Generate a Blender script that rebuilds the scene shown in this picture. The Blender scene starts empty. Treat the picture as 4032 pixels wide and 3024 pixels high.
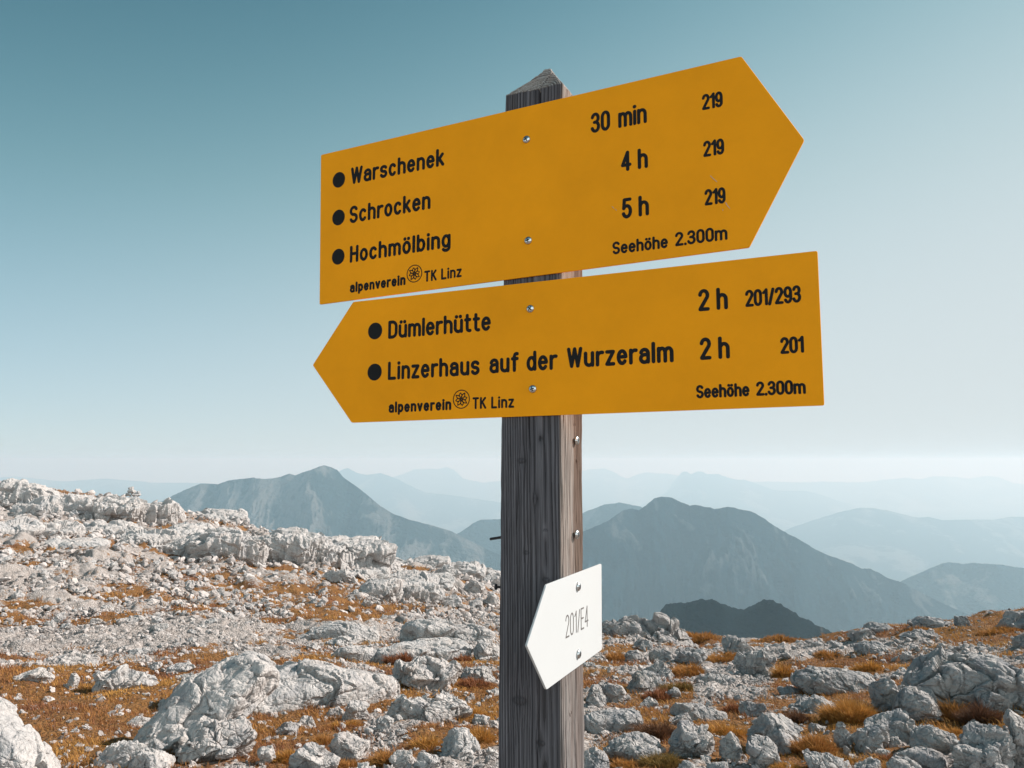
import bpy, math, random
import numpy as np
from math import radians as R_, sin, cos, tan, pi
from mathutils import Vector, Matrix

sc = bpy.context.scene
COL = sc.collection
CAMZ = 1.55                       # eye height above the ground at the post

# ------------------------------------------------------------------ camera
PITCH = R_(5.83)
FPX = 2960.85                     # focal length in photo pixels (4032 wide)
cam_d = bpy.data.cameras.new('camera')
cam_d.sensor_fit = 'HORIZONTAL'
cam_d.sensor_width = 36.0
cam_d.lens = 36.0 * FPX / 4032.0
cam_d.clip_start = 0.05
cam_d.clip_end = 90000
cam = bpy.data.objects.new('camera', cam_d)
COL.objects.link(cam)
cam.location = (0, 0, CAMZ)
cam.rotation_euler = (pi / 2 + PITCH, 0, 0)
sc.camera = cam

# ------------------------------------------------------------------ sky, sun, exposure
SUN_EL = R_(36)
SUN_AZ = R_(15)                   # degrees forward of due right
sdir = Vector((cos(SUN_AZ) * cos(SUN_EL), sin(SUN_AZ) * cos(SUN_EL), sin(SUN_EL)))
world = bpy.data.worlds.new('World')
sc.world = world
world.use_nodes = True
wt = world.node_tree
wt.nodes.clear()
w_out = wt.nodes.new('ShaderNodeOutputWorld')
w_bg = wt.nodes.new('ShaderNodeBackground')
w_sky = wt.nodes.new('ShaderNodeTexSky')
w_sky.sky_type = 'NISHITA'
w_sky.sun_disc = False
w_sky.sun_elevation = SUN_EL
w_sky.sun_rotation = pi / 2 - SUN_AZ
w_sky.altitude = 2300
w_sky.air_density = 1.0
w_sky.dust_density = 2.2
w_sky.ozone_density = 1.0
w_tint = wt.nodes.new('ShaderNodeMix')
w_tint.data_type = 'RGBA'
w_tint.blend_type = 'MULTIPLY'
w_tint.inputs[0].default_value = 1.0

wt.links.new(w_sky.outputs[0], w_tint.inputs[6])


def wmath(op, a, b=0.0):
    x = wt.nodes.new('ShaderNodeMath')
    x.operation = op
    for v, i in ((a, 0), (b, 1)):
        if hasattr(v, 'links'):
            wt.links.new(v, x.inputs[i])
        else:
            x.inputs[i].default_value = v
    return x.outputs[0]


# hazy air of the sky itself: optical depth grows to the horizon and towards the sun's side
w_tc = wt.nodes.new('ShaderNodeTexCoord')
w_sep = wt.nodes.new('ShaderNodeSeparateXYZ')
wt.links.new(w_tc.outputs['Generated'], w_sep.inputs[0])
w_x = wmath('ADD', wmath('MULTIPLY', w_sep.outputs[0], cos(SUN_AZ)), wmath('MULTIPLY', w_sep.outputs[1], sin(SUN_AZ)))
w_z = wmath('MAXIMUM', w_sep.outputs[2], 0.0)
w_e = wmath('SUBTRACT', 0.76, wmath('MULTIPLY', w_z, 2.75))
w_e = wmath('SUBTRACT', w_e, wmath('MULTIPLY', wmath('MULTIPLY', w_z, w_z), 2.9))
w_e = wmath('ADD', w_e, wmath('MULTIPLY', w_x, wmath('ADD', wmath('MULTIPLY', w_z, 1.35), 0.95)))
w_e = wmath('ADD', w_e, wmath('MULTIPLY', wmath('MAXIMUM', wmath('MULTIPLY', w_sep.outputs[1], -1.0), 0.0), 1.85))   # added bright sky behind the camera, unseen, fills the shaded boards
w_tau = wmath('EXPONENT', w_e)
w_f = wmath('SUBTRACT', 1.0, wmath('EXPONENT', wmath('MULTIPLY', w_tau, -1.0)))
w_comb = wt.nodes.new('ShaderNodeCombineXYZ')           # red lags behind: haze is bluish where thin
wt.links.new(wmath('POWER', w_f, 1.5), w_comb.inputs[0])
wt.links.new(w_f, w_comb.inputs[1])
wt.links.new(wmath('POWER', w_f, 0.95), w_comb.inputs[2])
w_inv = wt.nodes.new('ShaderNodeVectorMath')
w_inv.operation = 'SUBTRACT'
w_inv.inputs[0].default_value = (1, 1, 1)
wt.links.new(w_comb.outputs[0], w_inv.inputs[1])
w_a = wt.nodes.new('ShaderNodeVectorMath')
w_a.operation = 'MULTIPLY'
w_tm = wt.nodes.new('ShaderNodeMix')
w_tm.data_type = 'RGBA'
w_tm.inputs[6].default_value = (0.70, 0.90, 1.10, 1)
w_tm.inputs[7].default_value = (0.60, 0.86, 0.72, 1)
wt.links.new(wmath('MINIMUM', wmath('MULTIPLY', w_z, 3.0), 1.0), w_tm.inputs[0])
wt.links.new(w_tm.outputs[2], w_tint.inputs[7])
wt.links.new(w_tint.outputs[2], w_a.inputs[0])
wt.links.new(w_inv.outputs[0], w_a.inputs[1])
w_b = wt.nodes.new('ShaderNodeVectorMath')
w_b.operation = 'MULTIPLY'
SKY_STR = 0.067
wt.links.new(w_comb.outputs[0], w_b.inputs[0])
w_mk = wmath('MULTIPLY', wmath('ADD', 1.0, wmath('MULTIPLY', wmath('MAXIMUM', wmath('MULTIPLY', w_sep.outputs[1], -1.0), 0.0), 1.55)), 1.0 / SKY_STR)   # unseen sky behind the camera raised further as fill light
w_pl = wt.nodes.new('ShaderNodeVectorMath')
w_pl.operation = 'SCALE'
w_pl.inputs[0].default_value = (0.446, 0.492, 0.504)
wt.links.new(w_mk, w_pl.inputs['Scale'])
wt.links.new(w_pl.outputs[0], w_b.inputs[1])
w_c = wt.nodes.new('ShaderNodeVectorMath')
w_c.operation = 'ADD'
wt.links.new(w_a.outputs[0], w_c.inputs[0])
wt.links.new(w_b.outputs[0], w_c.inputs[1])
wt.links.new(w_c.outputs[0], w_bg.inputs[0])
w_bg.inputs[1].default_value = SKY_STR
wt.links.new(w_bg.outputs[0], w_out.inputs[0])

sun_d = bpy.data.lights.new('sun', 'SUN')
sun_d.energy = 5.0
sun_d.angle = R_(0.5)
sun_d.color = (1.0, 0.93, 0.86)
sun = bpy.data.objects.new('sun', sun_d)
COL.objects.link(sun)
sun.rotation_euler = sdir.to_track_quat('Z', 'Y').to_euler()
sun.location = (30, 0, 40)

sc.view_settings.view_transform = 'Standard'
sc.view_settings.look = 'None'
sc.view_settings.exposure = 0.60
sc.view_settings.gamma = 1.0
sc.cycles.volume_bounces = 4
sc.cycles.max_bounces = 8

HAZE_DENSITY = 1.3e-4

# ------------------------------------------------------------------ helpers
rng = np.random.default_rng(7)
_perm = np.random.default_rng(3).permutation(256)
_perm = np.concatenate([_perm, _perm, _perm])
_g = np.random.default_rng(5).normal(size=(256, 3))
_g /= np.linalg.norm(_g, axis=1)[:, None]


def noise3(P):
    P = np.asarray(P, float)
    I = np.floor(P).astype(np.int64)
    F = P - I
    I &= 255
    W = F * F * F * (F * (F * 6 - 15) + 10)
    out = np.zeros(len(P))
    for dx in (0, 1):
        wx = W[:, 0] if dx else 1 - W[:, 0]
        hx = _perm[(I[:, 0] + dx) & 255]
        for dy in (0, 1):
            wy = W[:, 1] if dy else 1 - W[:, 1]
            hy = _perm[hx + ((I[:, 1] + dy) & 255)]
            for dz in (0, 1):
                wz = W[:, 2] if dz else 1 - W[:, 2]
                h = _perm[hy + ((I[:, 2] + dz) & 255)]
                g = _g[h]
                d = g[:, 0] * (F[:, 0] - dx) + g[:, 1] * (F[:, 1] - dy) + g[:, 2] * (F[:, 2] - dz)
                out += wx * wy * wz * d
    return out * 1.6


def fbm(P, octv=4, lac=2.03, gain=0.5):
    P = np.asarray(P, float)
    a, s, o = 1.0, 1.0, np.zeros(len(P))
    for k in range(octv):
        o += a * noise3(P * s + 17.3 * k)
        a *= gain
        s *= lac
    return o


def ridged(P, octv=4, lac=2.1, gain=0.5):
    P = np.asarray(P, float)
    a, s, o = 1.0, 1.0, np.zeros(len(P))
    for k in range(octv):
        o += a * (1 - np.abs(noise3(P * s + 9.7 * k)) * 2)
        a *= gain
        s *= lac
    return o


def worley(P, n, rs, lo, hi):
    """nearest-cell index, offset from the cell's seed and F2-F1, for n random seeds in the box lo..hi"""
    S = rs.uniform(lo, hi, (n, len(lo)))
    S2 = (S ** 2).sum(1)
    idx = np.zeros(len(P), int); off = np.zeros_like(P); gap = np.zeros(len(P))
    for a in range(0, len(P), 8000):
        q = P[a:a + 8000]
        d = (q ** 2).sum(1)[:, None] + S2[None] - 2 * (q @ S.T)
        i1 = d.argmin(1); rw = np.arange(len(q)); d1 = d[rw, i1].copy(); d[rw, i1] = 1e9
        i2 = d.argmin(1)
        p2 = np.stack([i1, i2], 1); dd = np.sqrt(np.maximum(np.stack([d1, d[rw, i2]], 1), 0))
        w = dd[:, 0] > dd[:, 1]
        p2[w] = p2[w][:, ::-1]; dd[w] = dd[w][:, ::-1]
        idx[a:a + 8000] = p2[:, 0]; gap[a:a + 8000] = dd[:, 1] - dd[:, 0]; off[a:a + 8000] = q - S[p2[:, 0]]
    return idx, off, gap


def hashcell2(x, y, size, seed):
    """blocky 2-D cells with jittered seeds: random height, random tilt and distance to the cell's edge"""
    gx, gy = x / size, y / size
    ix, iy = np.floor(gx).astype(np.int64), np.floor(gy).astype(np.int64)
    b1 = np.full(len(x), 9.0); b2 = np.full(len(x), 9.0)
    h = np.zeros(len(x)); tx = np.zeros(len(x)); ty = np.zeros(len(x))
    for dx in (-1, 0, 1):
        for dy in (-1, 0, 1):
            cx, cy = ix + dx, iy + dy
            k = _perm[(_perm[(cx + seed) & 255] + cy) & 255]
            sx = cx + _g[k, 0] * 0.45 + .5; sy = cy + _g[k, 1] * 0.45 + .5
            ex_, ey_ = gx - sx, gy - sy
            d = np.hypot(ex_, ey_)
            n = d < b1
            b2 = np.where(n, b1, np.minimum(b2, d))
            r1 = (_perm[k + 7] / 255.0); 
            h = np.where(n, r1, h)
            tl = _g[_perm[k + 3]]
            tx = np.where(n, tl[:, 0] * ex_ + tl[:, 1] * ey_, tx)
            b1 = np.where(n, d, b1)
    return h, tx, b2 - b1


def xyz(x, y, z=0.0):
    x = np.asarray(x, float)
    return np.stack([x, np.broadcast_to(y, x.shape), np.broadcast_to(z, x.shape)], 1)


def mesh_obj(name, V, F, mat, parent=None, smooth=True, attrs=None, loc=None):
    """V (n,3); F (m,k) array or list of arrays with the same k each, or list of lists."""
    me = bpy.data.meshes.new(name)
    V = np.asarray(V, np.float32)
    if isinstance(F, np.ndarray):
        F = [F]
    if len(F) and isinstance(F[0], np.ndarray):
        loops = np.concatenate([f.ravel() for f in F]).astype(np.int32)
        tot = np.concatenate([np.full(len(f), f.shape[1], np.int32) for f in F])
    else:
        loops = np.array([i for f in F for i in f], np.int32)
        tot = np.array([len(f) for f in F], np.int32)
    start = np.concatenate([[0], np.cumsum(tot)[:-1]]).astype(np.int32)
    me.vertices.add(len(V))
    me.vertices.foreach_set('co', V.ravel())
    me.loops.add(len(loops))
    me.loops.foreach_set('vertex_index', loops)
    me.polygons.add(len(tot))
    me.polygons.foreach_set('loop_start', start)
    me.polygons.foreach_set('loop_total', tot)
    me.update(calc_edges=True)
    me.polygons.foreach_set('use_smooth', np.full(len(tot), smooth, bool))
    for k, a in (attrs or {}).items():
        a = np.asarray(a, np.float32)
        if a.ndim == 1:
            at = me.attributes.new(k, 'FLOAT', 'POINT')
            at.data.foreach_set('value', a)
        else:
            at = me.attributes.new(k, 'FLOAT_COLOR', 'POINT')
            at.data.foreach_set('color', np.concatenate([a, np.ones((len(a), 1), np.float32)], 1).ravel())
    if mat:
        me.materials.append(mat)
    o = bpy.data.objects.new(name, me)
    COL.objects.link(o)
    if parent:
        o.parent = parent
    if loc is not None:
        o.location = loc
    return o


def tag(o, label=None, cat=None, group=None, kind=None):
    if label: o['label'] = label
    if cat: o['category'] = cat
    if group: o['group'] = group
    if kind: o['kind'] = kind
    return o


def grid_faces(nr, nc, wrap=False):
    i = np.arange(nr - 1)[:, None]
    j = np.arange(nc if wrap else nc - 1)[None, :]
    a = i * nc + j
    b = i * nc + (j + 1) % nc
    return np.stack([a, b, b + nc, a + nc], -1).reshape(-1, 4)


ALB = 0.83                        # base colours of sunlit things, for this exposure


class NT:
    """small node-tree helper"""
    def __init__(s, name):
        s.m = bpy.data.materials.new(name)
        s.m.use_nodes = True
        s.t = s.m.node_tree
        s.b = s.t.nodes['Principled BSDF']
        s.b.inputs['Specular IOR Level'].default_value = 0.3

    def n(s, kind, **kw):
        x = s.t.nodes.new('ShaderNode' + kind)
        for k, v in kw.items():
            setattr(x, k, v)
        return x

    def l(s, a, b):
        s.t.links.new(a, b)

    def pos(s, scale=(1, 1, 1), obj=False):
        if obj:
            o = s.n('TexCoord').outputs['Object']
        else:
            o = s.n('NewGeometry').outputs['Position']
        mp = s.n('Mapping')
        mp.inputs['Scale'].default_value = scale
        s.l(o, mp.inputs['Vector'])
        return mp.outputs[0]

    def noise(s, vec, scale, detail=4, rough=0.55, dist=0.0):
        x = s.n('TexNoise')
        x.inputs['Scale'].default_value = scale
        x.inputs['Detail'].default_value = detail
        x.inputs['Roughness'].default_value = rough
        x.inputs['Distortion'].default_value = dist
        s.l(vec, x.inputs['Vector'])
        return x.outputs['Fac']

    def voro(s, vec, scale, feature='F1', out='Distance'):
        x = s.n('TexVoronoi', feature=feature)
        x.inputs['Scale'].default_value = scale
        s.l(vec, x.inputs['Vector'])
        return x.outputs[out]

    def ramp(s, fac, stops):
        x = s.n('ValToRGB')
        el = x.color_ramp.elements
        while len(el) < len(stops):
            el.new(0.5)
        for e, (p, c) in zip(el, stops):
            e.position = p
            e.color = (c, c, c, 1) if isinstance(c, (int, float)) else (*c, 1)
        s.l(fac, x.inputs[0])
        return x.outputs[0]

    def mix(s, fac, a, b, blend='MIX'):
        x = s.n('Mix', data_type='RGBA', blend_type=blend)
        for v, i in ((fac, 0), (a, 6), (b, 7)):
            if hasattr(v, 'links'):
                s.l(v, x.inputs[i])
            elif i == 0:
                x.inputs[0].default_value = v
            else:
                x.inputs[i].default_value = (*v, 1)
        return x.outputs[2]

    def math(s, op, a, b=0.0, clamp=False):
        x = s.n('Math', operation=op, use_clamp=clamp)
        for v, i in ((a, 0), (b, 1)):
            if hasattr(v, 'links'):
                s.l(v, x.inputs[i])
            else:
                x.inputs[i].default_value = v
        return x.outputs[0]

    def attr(s, name, out='Fac'):
        return s.n('Attribute', attribute_name=name).outputs[out]

    def bump(s, height, dist, strength=1.0, normal=None):
        x = s.n('Bump')
        x.inputs['Strength'].default_value = strength
        x.inputs['Distance'].default_value = dist
        s.l(height, x.inputs['Height'])
        if normal:
            s.l(normal, x.inputs['Normal'])
        return x.outputs[0]

    def dim(s, c):
        return s.mix(1.0, c, (ALB, ALB, ALB), 'MULTIPLY')

    def set(s, **kw):
        for k, v in kw.items():
            inp = s.b.inputs[k.replace('_', ' ')]
            if hasattr(v, 'links'):
                s.l(v, inp)
            else:
                inp.default_value = (*v, 1) if isinstance(v, tuple) else v
        return s.m


# ------------------------------------------------------------------ materials
def mat_limestone(name='limestone', grey=0.0):
    t = NT(name)
    p = t.pos()
    big = t.noise(p, 1.1, 5, 0.6)
    mid = t.noise(p, 7.0, 6, 0.65, 0.4)
    fine = t.noise(p, 60.0, 5, 0.7)
    rdg = t.n('TexNoise')
    rdg.noise_type = 'RIDGED_MULTIFRACTAL'
    rdg.inputs['Scale'].default_value = 7.5
    rdg.inputs['Detail'].default_value = 5.0
    rdg.inputs['Roughness'].default_value = 0.62
    rdg.inputs['Distortion'].default_value = 0.25
    t.l(t.pos((1, 1, 0.7)), rdg.inputs['Vector'])
    rg = t.math('MULTIPLY', rdg.outputs['Fac'], 0.5)
    k = 1.27 - 0.36 * grey
    c = t.ramp(big, [(0.3, (0.40 * k, 0.362 * k, 0.342 * k)), (0.52, (0.45 * k, 0.42 * k, 0.402 * k)), (0.72, (0.35 * k, 0.34 * k, 0.34 * k))])
    stain = t.ramp(mid, [(0.50 - 0.07 * grey, 0.0), (0.66 - 0.05 * grey, 1.0)])
    c = t.mix(t.math('MULTIPLY', stain, 0.50 + 0.2 * grey), c, (0.24 - 0.06 * grey, 0.245 - 0.06 * grey, 0.265 - 0.06 * grey))
    warm = t.ramp(t.noise(p, 3.1, 4, 0.6), [(0.58, 0.0), (0.72, 1.0)])
    c = t.mix(t.math('MULTIPLY', warm, 0.45), c, (0.36, 0.29, 0.235))
    lich = t.ramp(t.noise(p, 38.0, 3, 0.6), [(0.58, 0.0), (0.66, 1.0)])
    c = t.mix(t.math('MULTIPLY', lich, 0.35), c, (0.15, 0.15, 0.16))
    crack = t.ramp(t.voro(t.pos((1, 1, 0.55)), 4.5, 'DISTANCE_TO_EDGE'), [(0.0, 1.0), (0.022, 0.0)])
    crack = t.math('MULTIPLY', crack, t.ramp(t.noise(p, 2.3, 3, 0.5), [(0.56, 0.0), (0.64, 1.0)]))
    stri = t.noise(t.pos((1.0, 1.0, 0.22)), 16.0, 5, 0.65, 0.6)             # rain runnels down the faces
    c = t.mix(t.math('MULTIPLY', crack, 0.4), c, (0.10, 0.095, 0.095))
    h = t.math('ADD', t.math('MULTIPLY', mid, 0.5), t.math('MULTIPLY', fine, 0.18))
    h = t.math('ADD', h, t.math('MULTIPLY', rg, 0.32))
    h = t.math('ADD', h, t.math('MULTIPLY', stri, 0.55))
    c = t.mix(t.ramp(stri, [(0.30, 0.35), (0.48, 0.0)]), c, (0.17, 0.17, 0.18))
    wp = t.n('VectorMath', operation='ADD')
    t.l(p, wp.inputs[0])
    nz = t.n('TexNoise')
    nz.inputs['Scale'].default_value = 9.0
    t.l(p, nz.inputs['Vector'])
    sc_ = t.n('VectorMath', operation='SCALE')
    sc_.inputs['Scale'].default_value = 0.10
    t.l(nz.outputs['Color'], sc_.inputs[0])
    t.l(sc_.outputs[0], wp.inputs[1])
    for vs, amt in ((11.0, 0.5), (31.0, 0.28)):
        vc = t.n('TexVoronoi')
        vc.inputs['Scale'].default_value = vs
        t.l(wp.outputs[0], vc.inputs['Vector'])
        h = t.math('ADD', h, t.math('MULTIPLY', vc.outputs['Distance'], -amt))
        ve = t.ramp(t.voro(wp.outputs[0], vs, 'DISTANCE_TO_EDGE'), [(0.0, 1.0), (0.06, 0.0)])
        ve = t.math('MULTIPLY', ve, t.ramp(t.noise(p, vs * 0.5, 3, .6), [(0.48, 0.0), (0.58, 1.0)]))
        h = t.math('SUBTRACT', h, t.math('MULTIPLY', ve, amt * 0.22))
        c = t.mix(t.math('MULTIPLY', ve, 0.06), c, (0.10, 0.098, 0.10))
    h = t.math('SUBTRACT', h, t.math('MULTIPLY', crack, 0.25))
    return t.set(Base_Color=t.dim(c), Roughness=0.9, Normal=t.bump(h, 0.04, 0.95))


def mat_ground():
    t = NT('alpine_ground')
    p = t.pos()
    g = t.attr('grass')
    n1 = t.noise(p, 9.0, 5, 0.6)
    gv = t.ramp(t.voro(p, 22.0, 'F1', 'Color'), [(0.0, (0.40, 0.352, 0.328)), (1.0, (0.62, 0.565, 0.535))])
    gv = t.mix(t.ramp(n1, [(0.4, 0.0), (0.7, 0.6)]), gv, (0.46, 0.385, 0.34))
    edge = t.voro(p, 22.0, 'DISTANCE_TO_EDGE')
    gv = t.mix(t.ramp(edge, [(0.0, 0.32), (0.09, 0.0)]), gv, (0.17, 0.13, 0.10))
    hue = t.noise(p, 0.9, 4, 0.6)
    gr = t.ramp(hue, [(0.3, (0.29, 0.125, 0.04)), (0.5, (0.36, 0.17, 0.05)), (0.7, (0.23, 0.09, 0.04))])
    gr = t.mix(t.ramp(t.noise(p, 30, 4, 0.7), [(0.35, 0.7), (0.6, 0.0)]), gr, (0.10, 0.05, 0.022))
    f = t.ramp(t.math('ADD', g, t.math('MULTIPLY', t.math('SUBTRACT', n1, 0.5), 0.9)), [(0.42, 0.0), (0.58, 1.0)])
    c = t.mix(f, gv, gr)
    hg = t.math('ADD', t.ramp(edge, [(0.0, 0.0), (0.25, 1.0)]), n1)
    nb = t.bump(t.noise(p, 2.6, 9, 0.68), 0.16, 0.9)
    nb = t.bump(hg, 0.022, 0.75, nb)
    return t.set(Base_Color=t.dim(c), Roughness=0.95, Normal=nb)


def mat_attrcol(name, rough=0.8, trans=0.0):
    t = NT(name)
    c = t.dim(t.attr('tint', 'Color'))
    if trans:
        t.set(Transmission_Weight=0.0)
        d = t.n('BsdfTranslucent')
        t.l(c, d.inputs[0])
        mx = t.n('MixShader')
        mx.inputs[0].default_value = trans
        t.l(t.b.outputs[0], mx.inputs[1])
        t.l(d.outputs[0], mx.inputs[2])
        t.l(mx.outputs[0], t.t.nodes['Material Output'].inputs['Surface'])
    return t.set(Base_Color=c, Roughness=rough)


def mat_stone_small():
    t = NT('loose_stone')
    p = t.pos()
    c = t.attr('tint', 'Color')
    n = t.noise(p, 40, 4, 0.65)
    c = t.mix(t.ramp(n, [(0.5, 0.0), (0.7, 0.5)]), c, (0.28, 0.27, 0.27))
    return t.set(Base_Color=t.dim(c), Roughness=0.92, Normal=t.bump(t.noise(p, 25, 5, 0.65), 0.03, 0.8))


def mat_mountain(name, forest, rock, rock_amt, scale):
    t = NT(name)
    p = t.pos()
    st = t.attr('gully')
    n = t.noise(p, 1 / scale, 6, 0.62)
    n2 = t.noise(t.pos((1, 1, 0.35)), 4.5 / scale, 5, 0.65)
    k = t.math('ADD', t.math('MULTIPLY', n, 0.6), t.math('MULTIPLY', n2, 0.55))
    k = t.math('ADD', k, t.math('MULTIPLY', st, 0.35))
    f = t.ramp(k, [(rock_amt, 0.0), (min(rock_amt + 0.12, 1.0), 1.0)])
    fo = t.mix(n2, forest, tuple(v * 0.55 for v in forest))
    return t.set(Base_Color=t.mix(f, fo, rock), Roughness=1.0, Specular_IOR_Level=0.0, Normal=t.bump(t.noise(p, 14 / scale, 5, 0.7), scale * 0.10, 1.0))


def mat_wood():
    t = NT('weathered_wood')
    po = t.pos((1, 1, 0.04), obj=True)
    g = t.attr('grain')
    side = t.attr('sunlit_tone')
    f1 = t.noise(po, 260.0, 5, 0.65)
    f2 = t.noise(t.pos((1, 1, 0.10), obj=True), 26.0, 4, 0.6)
    grey = t.ramp(g, [(0.0, (0.036, 0.033, 0.037)), (0.5, (0.098, 0.092, 0.102)), (1.0, (0.175, 0.165, 0.178))])
    warm = t.ramp(g, [(0.0, (0.055, 0.038, 0.03)), (0.5, (0.265, 0.228, 0.205)), (1.0, (0.45, 0.41, 0.38))])
    tan = t.attr('tan')
    warm = t.mix(tan, warm, t.ramp(g, [(0.0, (0.05, 0.028, 0.02)), (0.5, (0.115, 0.078, 0.06)), (1.0, (0.21, 0.155, 0.125))]))
    warm = t.dim(warm)
    c = t.mix(side, grey, warm)  # weathered grey darkened for the shaded faces, lighter wood for the sunlit one
    c = t.mix(t.ramp(f1, [(0.42, 0.0), (0.72, 0.55)]), c, t.mix(side, (0.04, 0.037, 0.04), (0.14, 0.09, 0.07)))
    c = t.mix(t.ramp(f2, [(0.5, 0.0), (0.75, 0.5)]), c, t.mix(side, (0.07, 0.06, 0.058), (0.24, 0.15, 0.11)), 'MIX')
    return t.set(Base_Color=c, Roughness=0.9, Normal=t.bump(f1, 0.0009, 0.7))


def mat_paint(name, col, rough, mott=0.06, bump=0.0001, spec=0.3):
    t = NT(name)
    p = t.pos(obj=True)
    n = t.noise(p, 9, 4, 0.6)
    f = t.noise(p, 900, 3, 0.6)
    c = t.mix(t.ramp(n, [(0.3, 0.0), (0.75, 1.0)]), col, tuple(v * (1 - mott) for v in col))
    c = t.mix(t.ramp(f, [(0.35, 0.0), (0.75, 0.12)]), c, tuple(v * 0.7 for v in col))
    return t.set(Base_Color=c, Roughness=rough, Specular_IOR_Level=spec, Normal=t.bump(f, bump, 0.35))


def mat_plain(name, col, rough, metal=0.0):
    t = NT(name)
    n = t.noise(t.pos(obj=True), 300, 3, 0.6)
    c = t.mix(t.ramp(n, [(0.4, 0.0), (0.8, 0.6)]), col, tuple(v * 0.6 for v in col))
    return t.set(Base_Color=c, Roughness=rough, Metallic=metal)


M_ROCK = mat_limestone()
M_ROCK_GREY = mat_limestone('grey_weathered_limestone', 0.65)
M_GROUND = mat_ground()
M_GRASS = mat_attrcol('dry_grass_blades', 0.85, 0.25)
M_STONE = mat_stone_small()
M_WOOD = mat_wood()
M_YELLOW = mat_paint('yellow_sign_paint', (0.98, 0.362, 0.005), 0.6, 0.13, spec=0.12)
M_WHITE = mat_paint('white_sign_paint', (0.49, 0.50, 0.505), 0.5, 0.03)
M_BLACK = mat_plain('black_lettering', (0.006, 0.006, 0.007), 0.75)
M_GREYINK = mat_plain('engraved_grey', (0.125, 0.115, 0.11), 0.6)
M_STEEL = mat_plain('zinc_screw', (0.62, 0.63, 0.63), 0.25, 1.0)
M_DARKSTEEL = mat_plain('screw_recess', (0.03, 0.03, 0.032), 0.6, 0.0)
M_NAIL = mat_plain('dark_nail', (0.035, 0.033, 0.035), 0.6, 0.3)
M_SCRATCH = mat_plain('bare_metal_scratch', (0.55, 0.42, 0.34), 0.6)

# ------------------------------------------------------------------ terrain height
# heights relative to the eye, by photo column (azimuth) and distance
YN = np.array([0.3, 2.0, 3.8, 5, 7, 10, 13, 16, 20, 30, 45, 60, 80, 120, 250, 700, 1800, 3200])
FAR = [-90, -330, -1000, -1500]
UN = {
    -2600: [-1.55, -1.55, -1.55, -1.6, -1.65, -1.8, -2.0, -2.2, -2.4, -2.6, -2.2, -1.6, -1.5, -6] + [-70, -330, -1000, -1500],
    -500: [-1.55, -1.5, -1.5, -1.70, -1.95, -2.3, -2.65, -2.9, -3.2, -3.4, -2.4, -0.9, -2.5, -18] + FAR,
    0:    [-1.55, -1.5, -1.5, -1.72, -2.0, -2.4, -2.80, -3.05, -3.4, -3.8, -3.1, -1.75, -4.0, -20] + FAR,
    500:  [-1.55, -1.5, -1.5, -1.72, -2.05, -2.45, -2.85, -3.2, -3.6, -4.25, -3.9, -2.8, -6.0, -25] + FAR,
    1000: [-1.55, -1.5, -1.5, -1.72, -2.05, -2.5, -2.95, -3.35, -3.9, -4.8, -5.1, -4.9, -11.0, -32] + FAR,
    1450: [-1.55, -1.5, -1.5, -1.72, -2.05, -2.55, -3.05, -3.5, -4.15, -5.3, -6.3, -8.2, -14.0, -36] + FAR,
    1700: [-1.55, -1.5, -1.5, -1.72, -2.05, -2.55, -3.10, -3.6, -4.3, -5.75, -7.1, -8.1, -12.0, -34] + FAR,
    2000: [-1.55, -1.5, -1.5, -1.74, -2.08, -2.6, -3.15, -3.75, -4.6, -6.35, -8.5, -9.9, -15.0, -38] + FAR,
    2180: [-1.55, -1.5, -1.5, -1.74, -2.08, -2.6, -3.10, -3.60, -4.7, -8.0, -13, -18, -26, -48] + FAR,
    2300: [-1.55, -1.5, -1.5, -1.74, -2.06, -2.55, -3.00, -3.42, -4.8, -10., -18, -26, -35, -55] + FAR,
    2700: [-1.55, -1.5, -1.5, -1.72, -2.05, -2.58, -3.08, -3.60, -5.2, -12, -20, -29, -40, -60] + FAR,
    3100: [-1.55, -1.5, -1.5, -1.70, -2.02, -2.55, -3.08, -3.70, -5.6, -12, -20, -29, -40, -60] + FAR,
    3450: [-1.55, -1.5, -1.48, -1.64, -1.93, -2.40, -2.86, -3.45, -5.4, -12, -20, -29, -40, -60] + FAR,
    3750: [-1.55, -1.5, -1.46, -1.58, -1.82, -2.25, -2.68, -3.30, -5.2, -12, -20, -29, -40, -60] + FAR,
    4032: [-1.55, -1.5, -1.44, -1.53, -1.72, -2.10, -2.52, -3.10, -5.0, -11, -19, -28, -40, -60] + FAR,
    4700: [-1.55, -1.5, -1.42, -1.48, -1.60, -1.90, -2.30, -2.90, -4.6, -10, -18, -27, -40, -60] + FAR,
    9000: [-1.55, -1.55, -1.55, -1.6, -1.65, -1.8, -2.0, -2.3, -2.9, -6, -14, -24, -36, -60] + FAR,
}


def u2az(u):
    return np.arctan2((np.asarray(u, float) - 2016) / FPX, 1.0)


_az = np.array([u2az(u) for u in UN])
_zt = np.array(list(UN.values()), float)
# dense smoothed lookup in (azimuth, log distance)
_AZD = np.radians(np.arange(-180, 180.01, 0.5))
_LD = np.linspace(math.log(0.3), math.log(3200), 420)
_tmp = np.stack([np.interp(_LD, np.log(YN), r) for r in _zt])
_tab = np.stack([np.interp(_AZD, _az, _tmp[:, k]) for k in range(len(_LD))], 1)


def _smooth(a, w, axis):
    k = np.hanning(2 * w + 3)[1:-1]
    k /= k.sum()
    ap = np.pad(a, [(w, w) if i == axis else (0, 0) for i in (0, 1)], mode='edge')
    return np.apply_along_axis(lambda v: np.convolve(v, k, 'valid'), axis, ap)


_tab = _smooth(_smooth(_tab, 5, 1), 3, 0)


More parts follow.
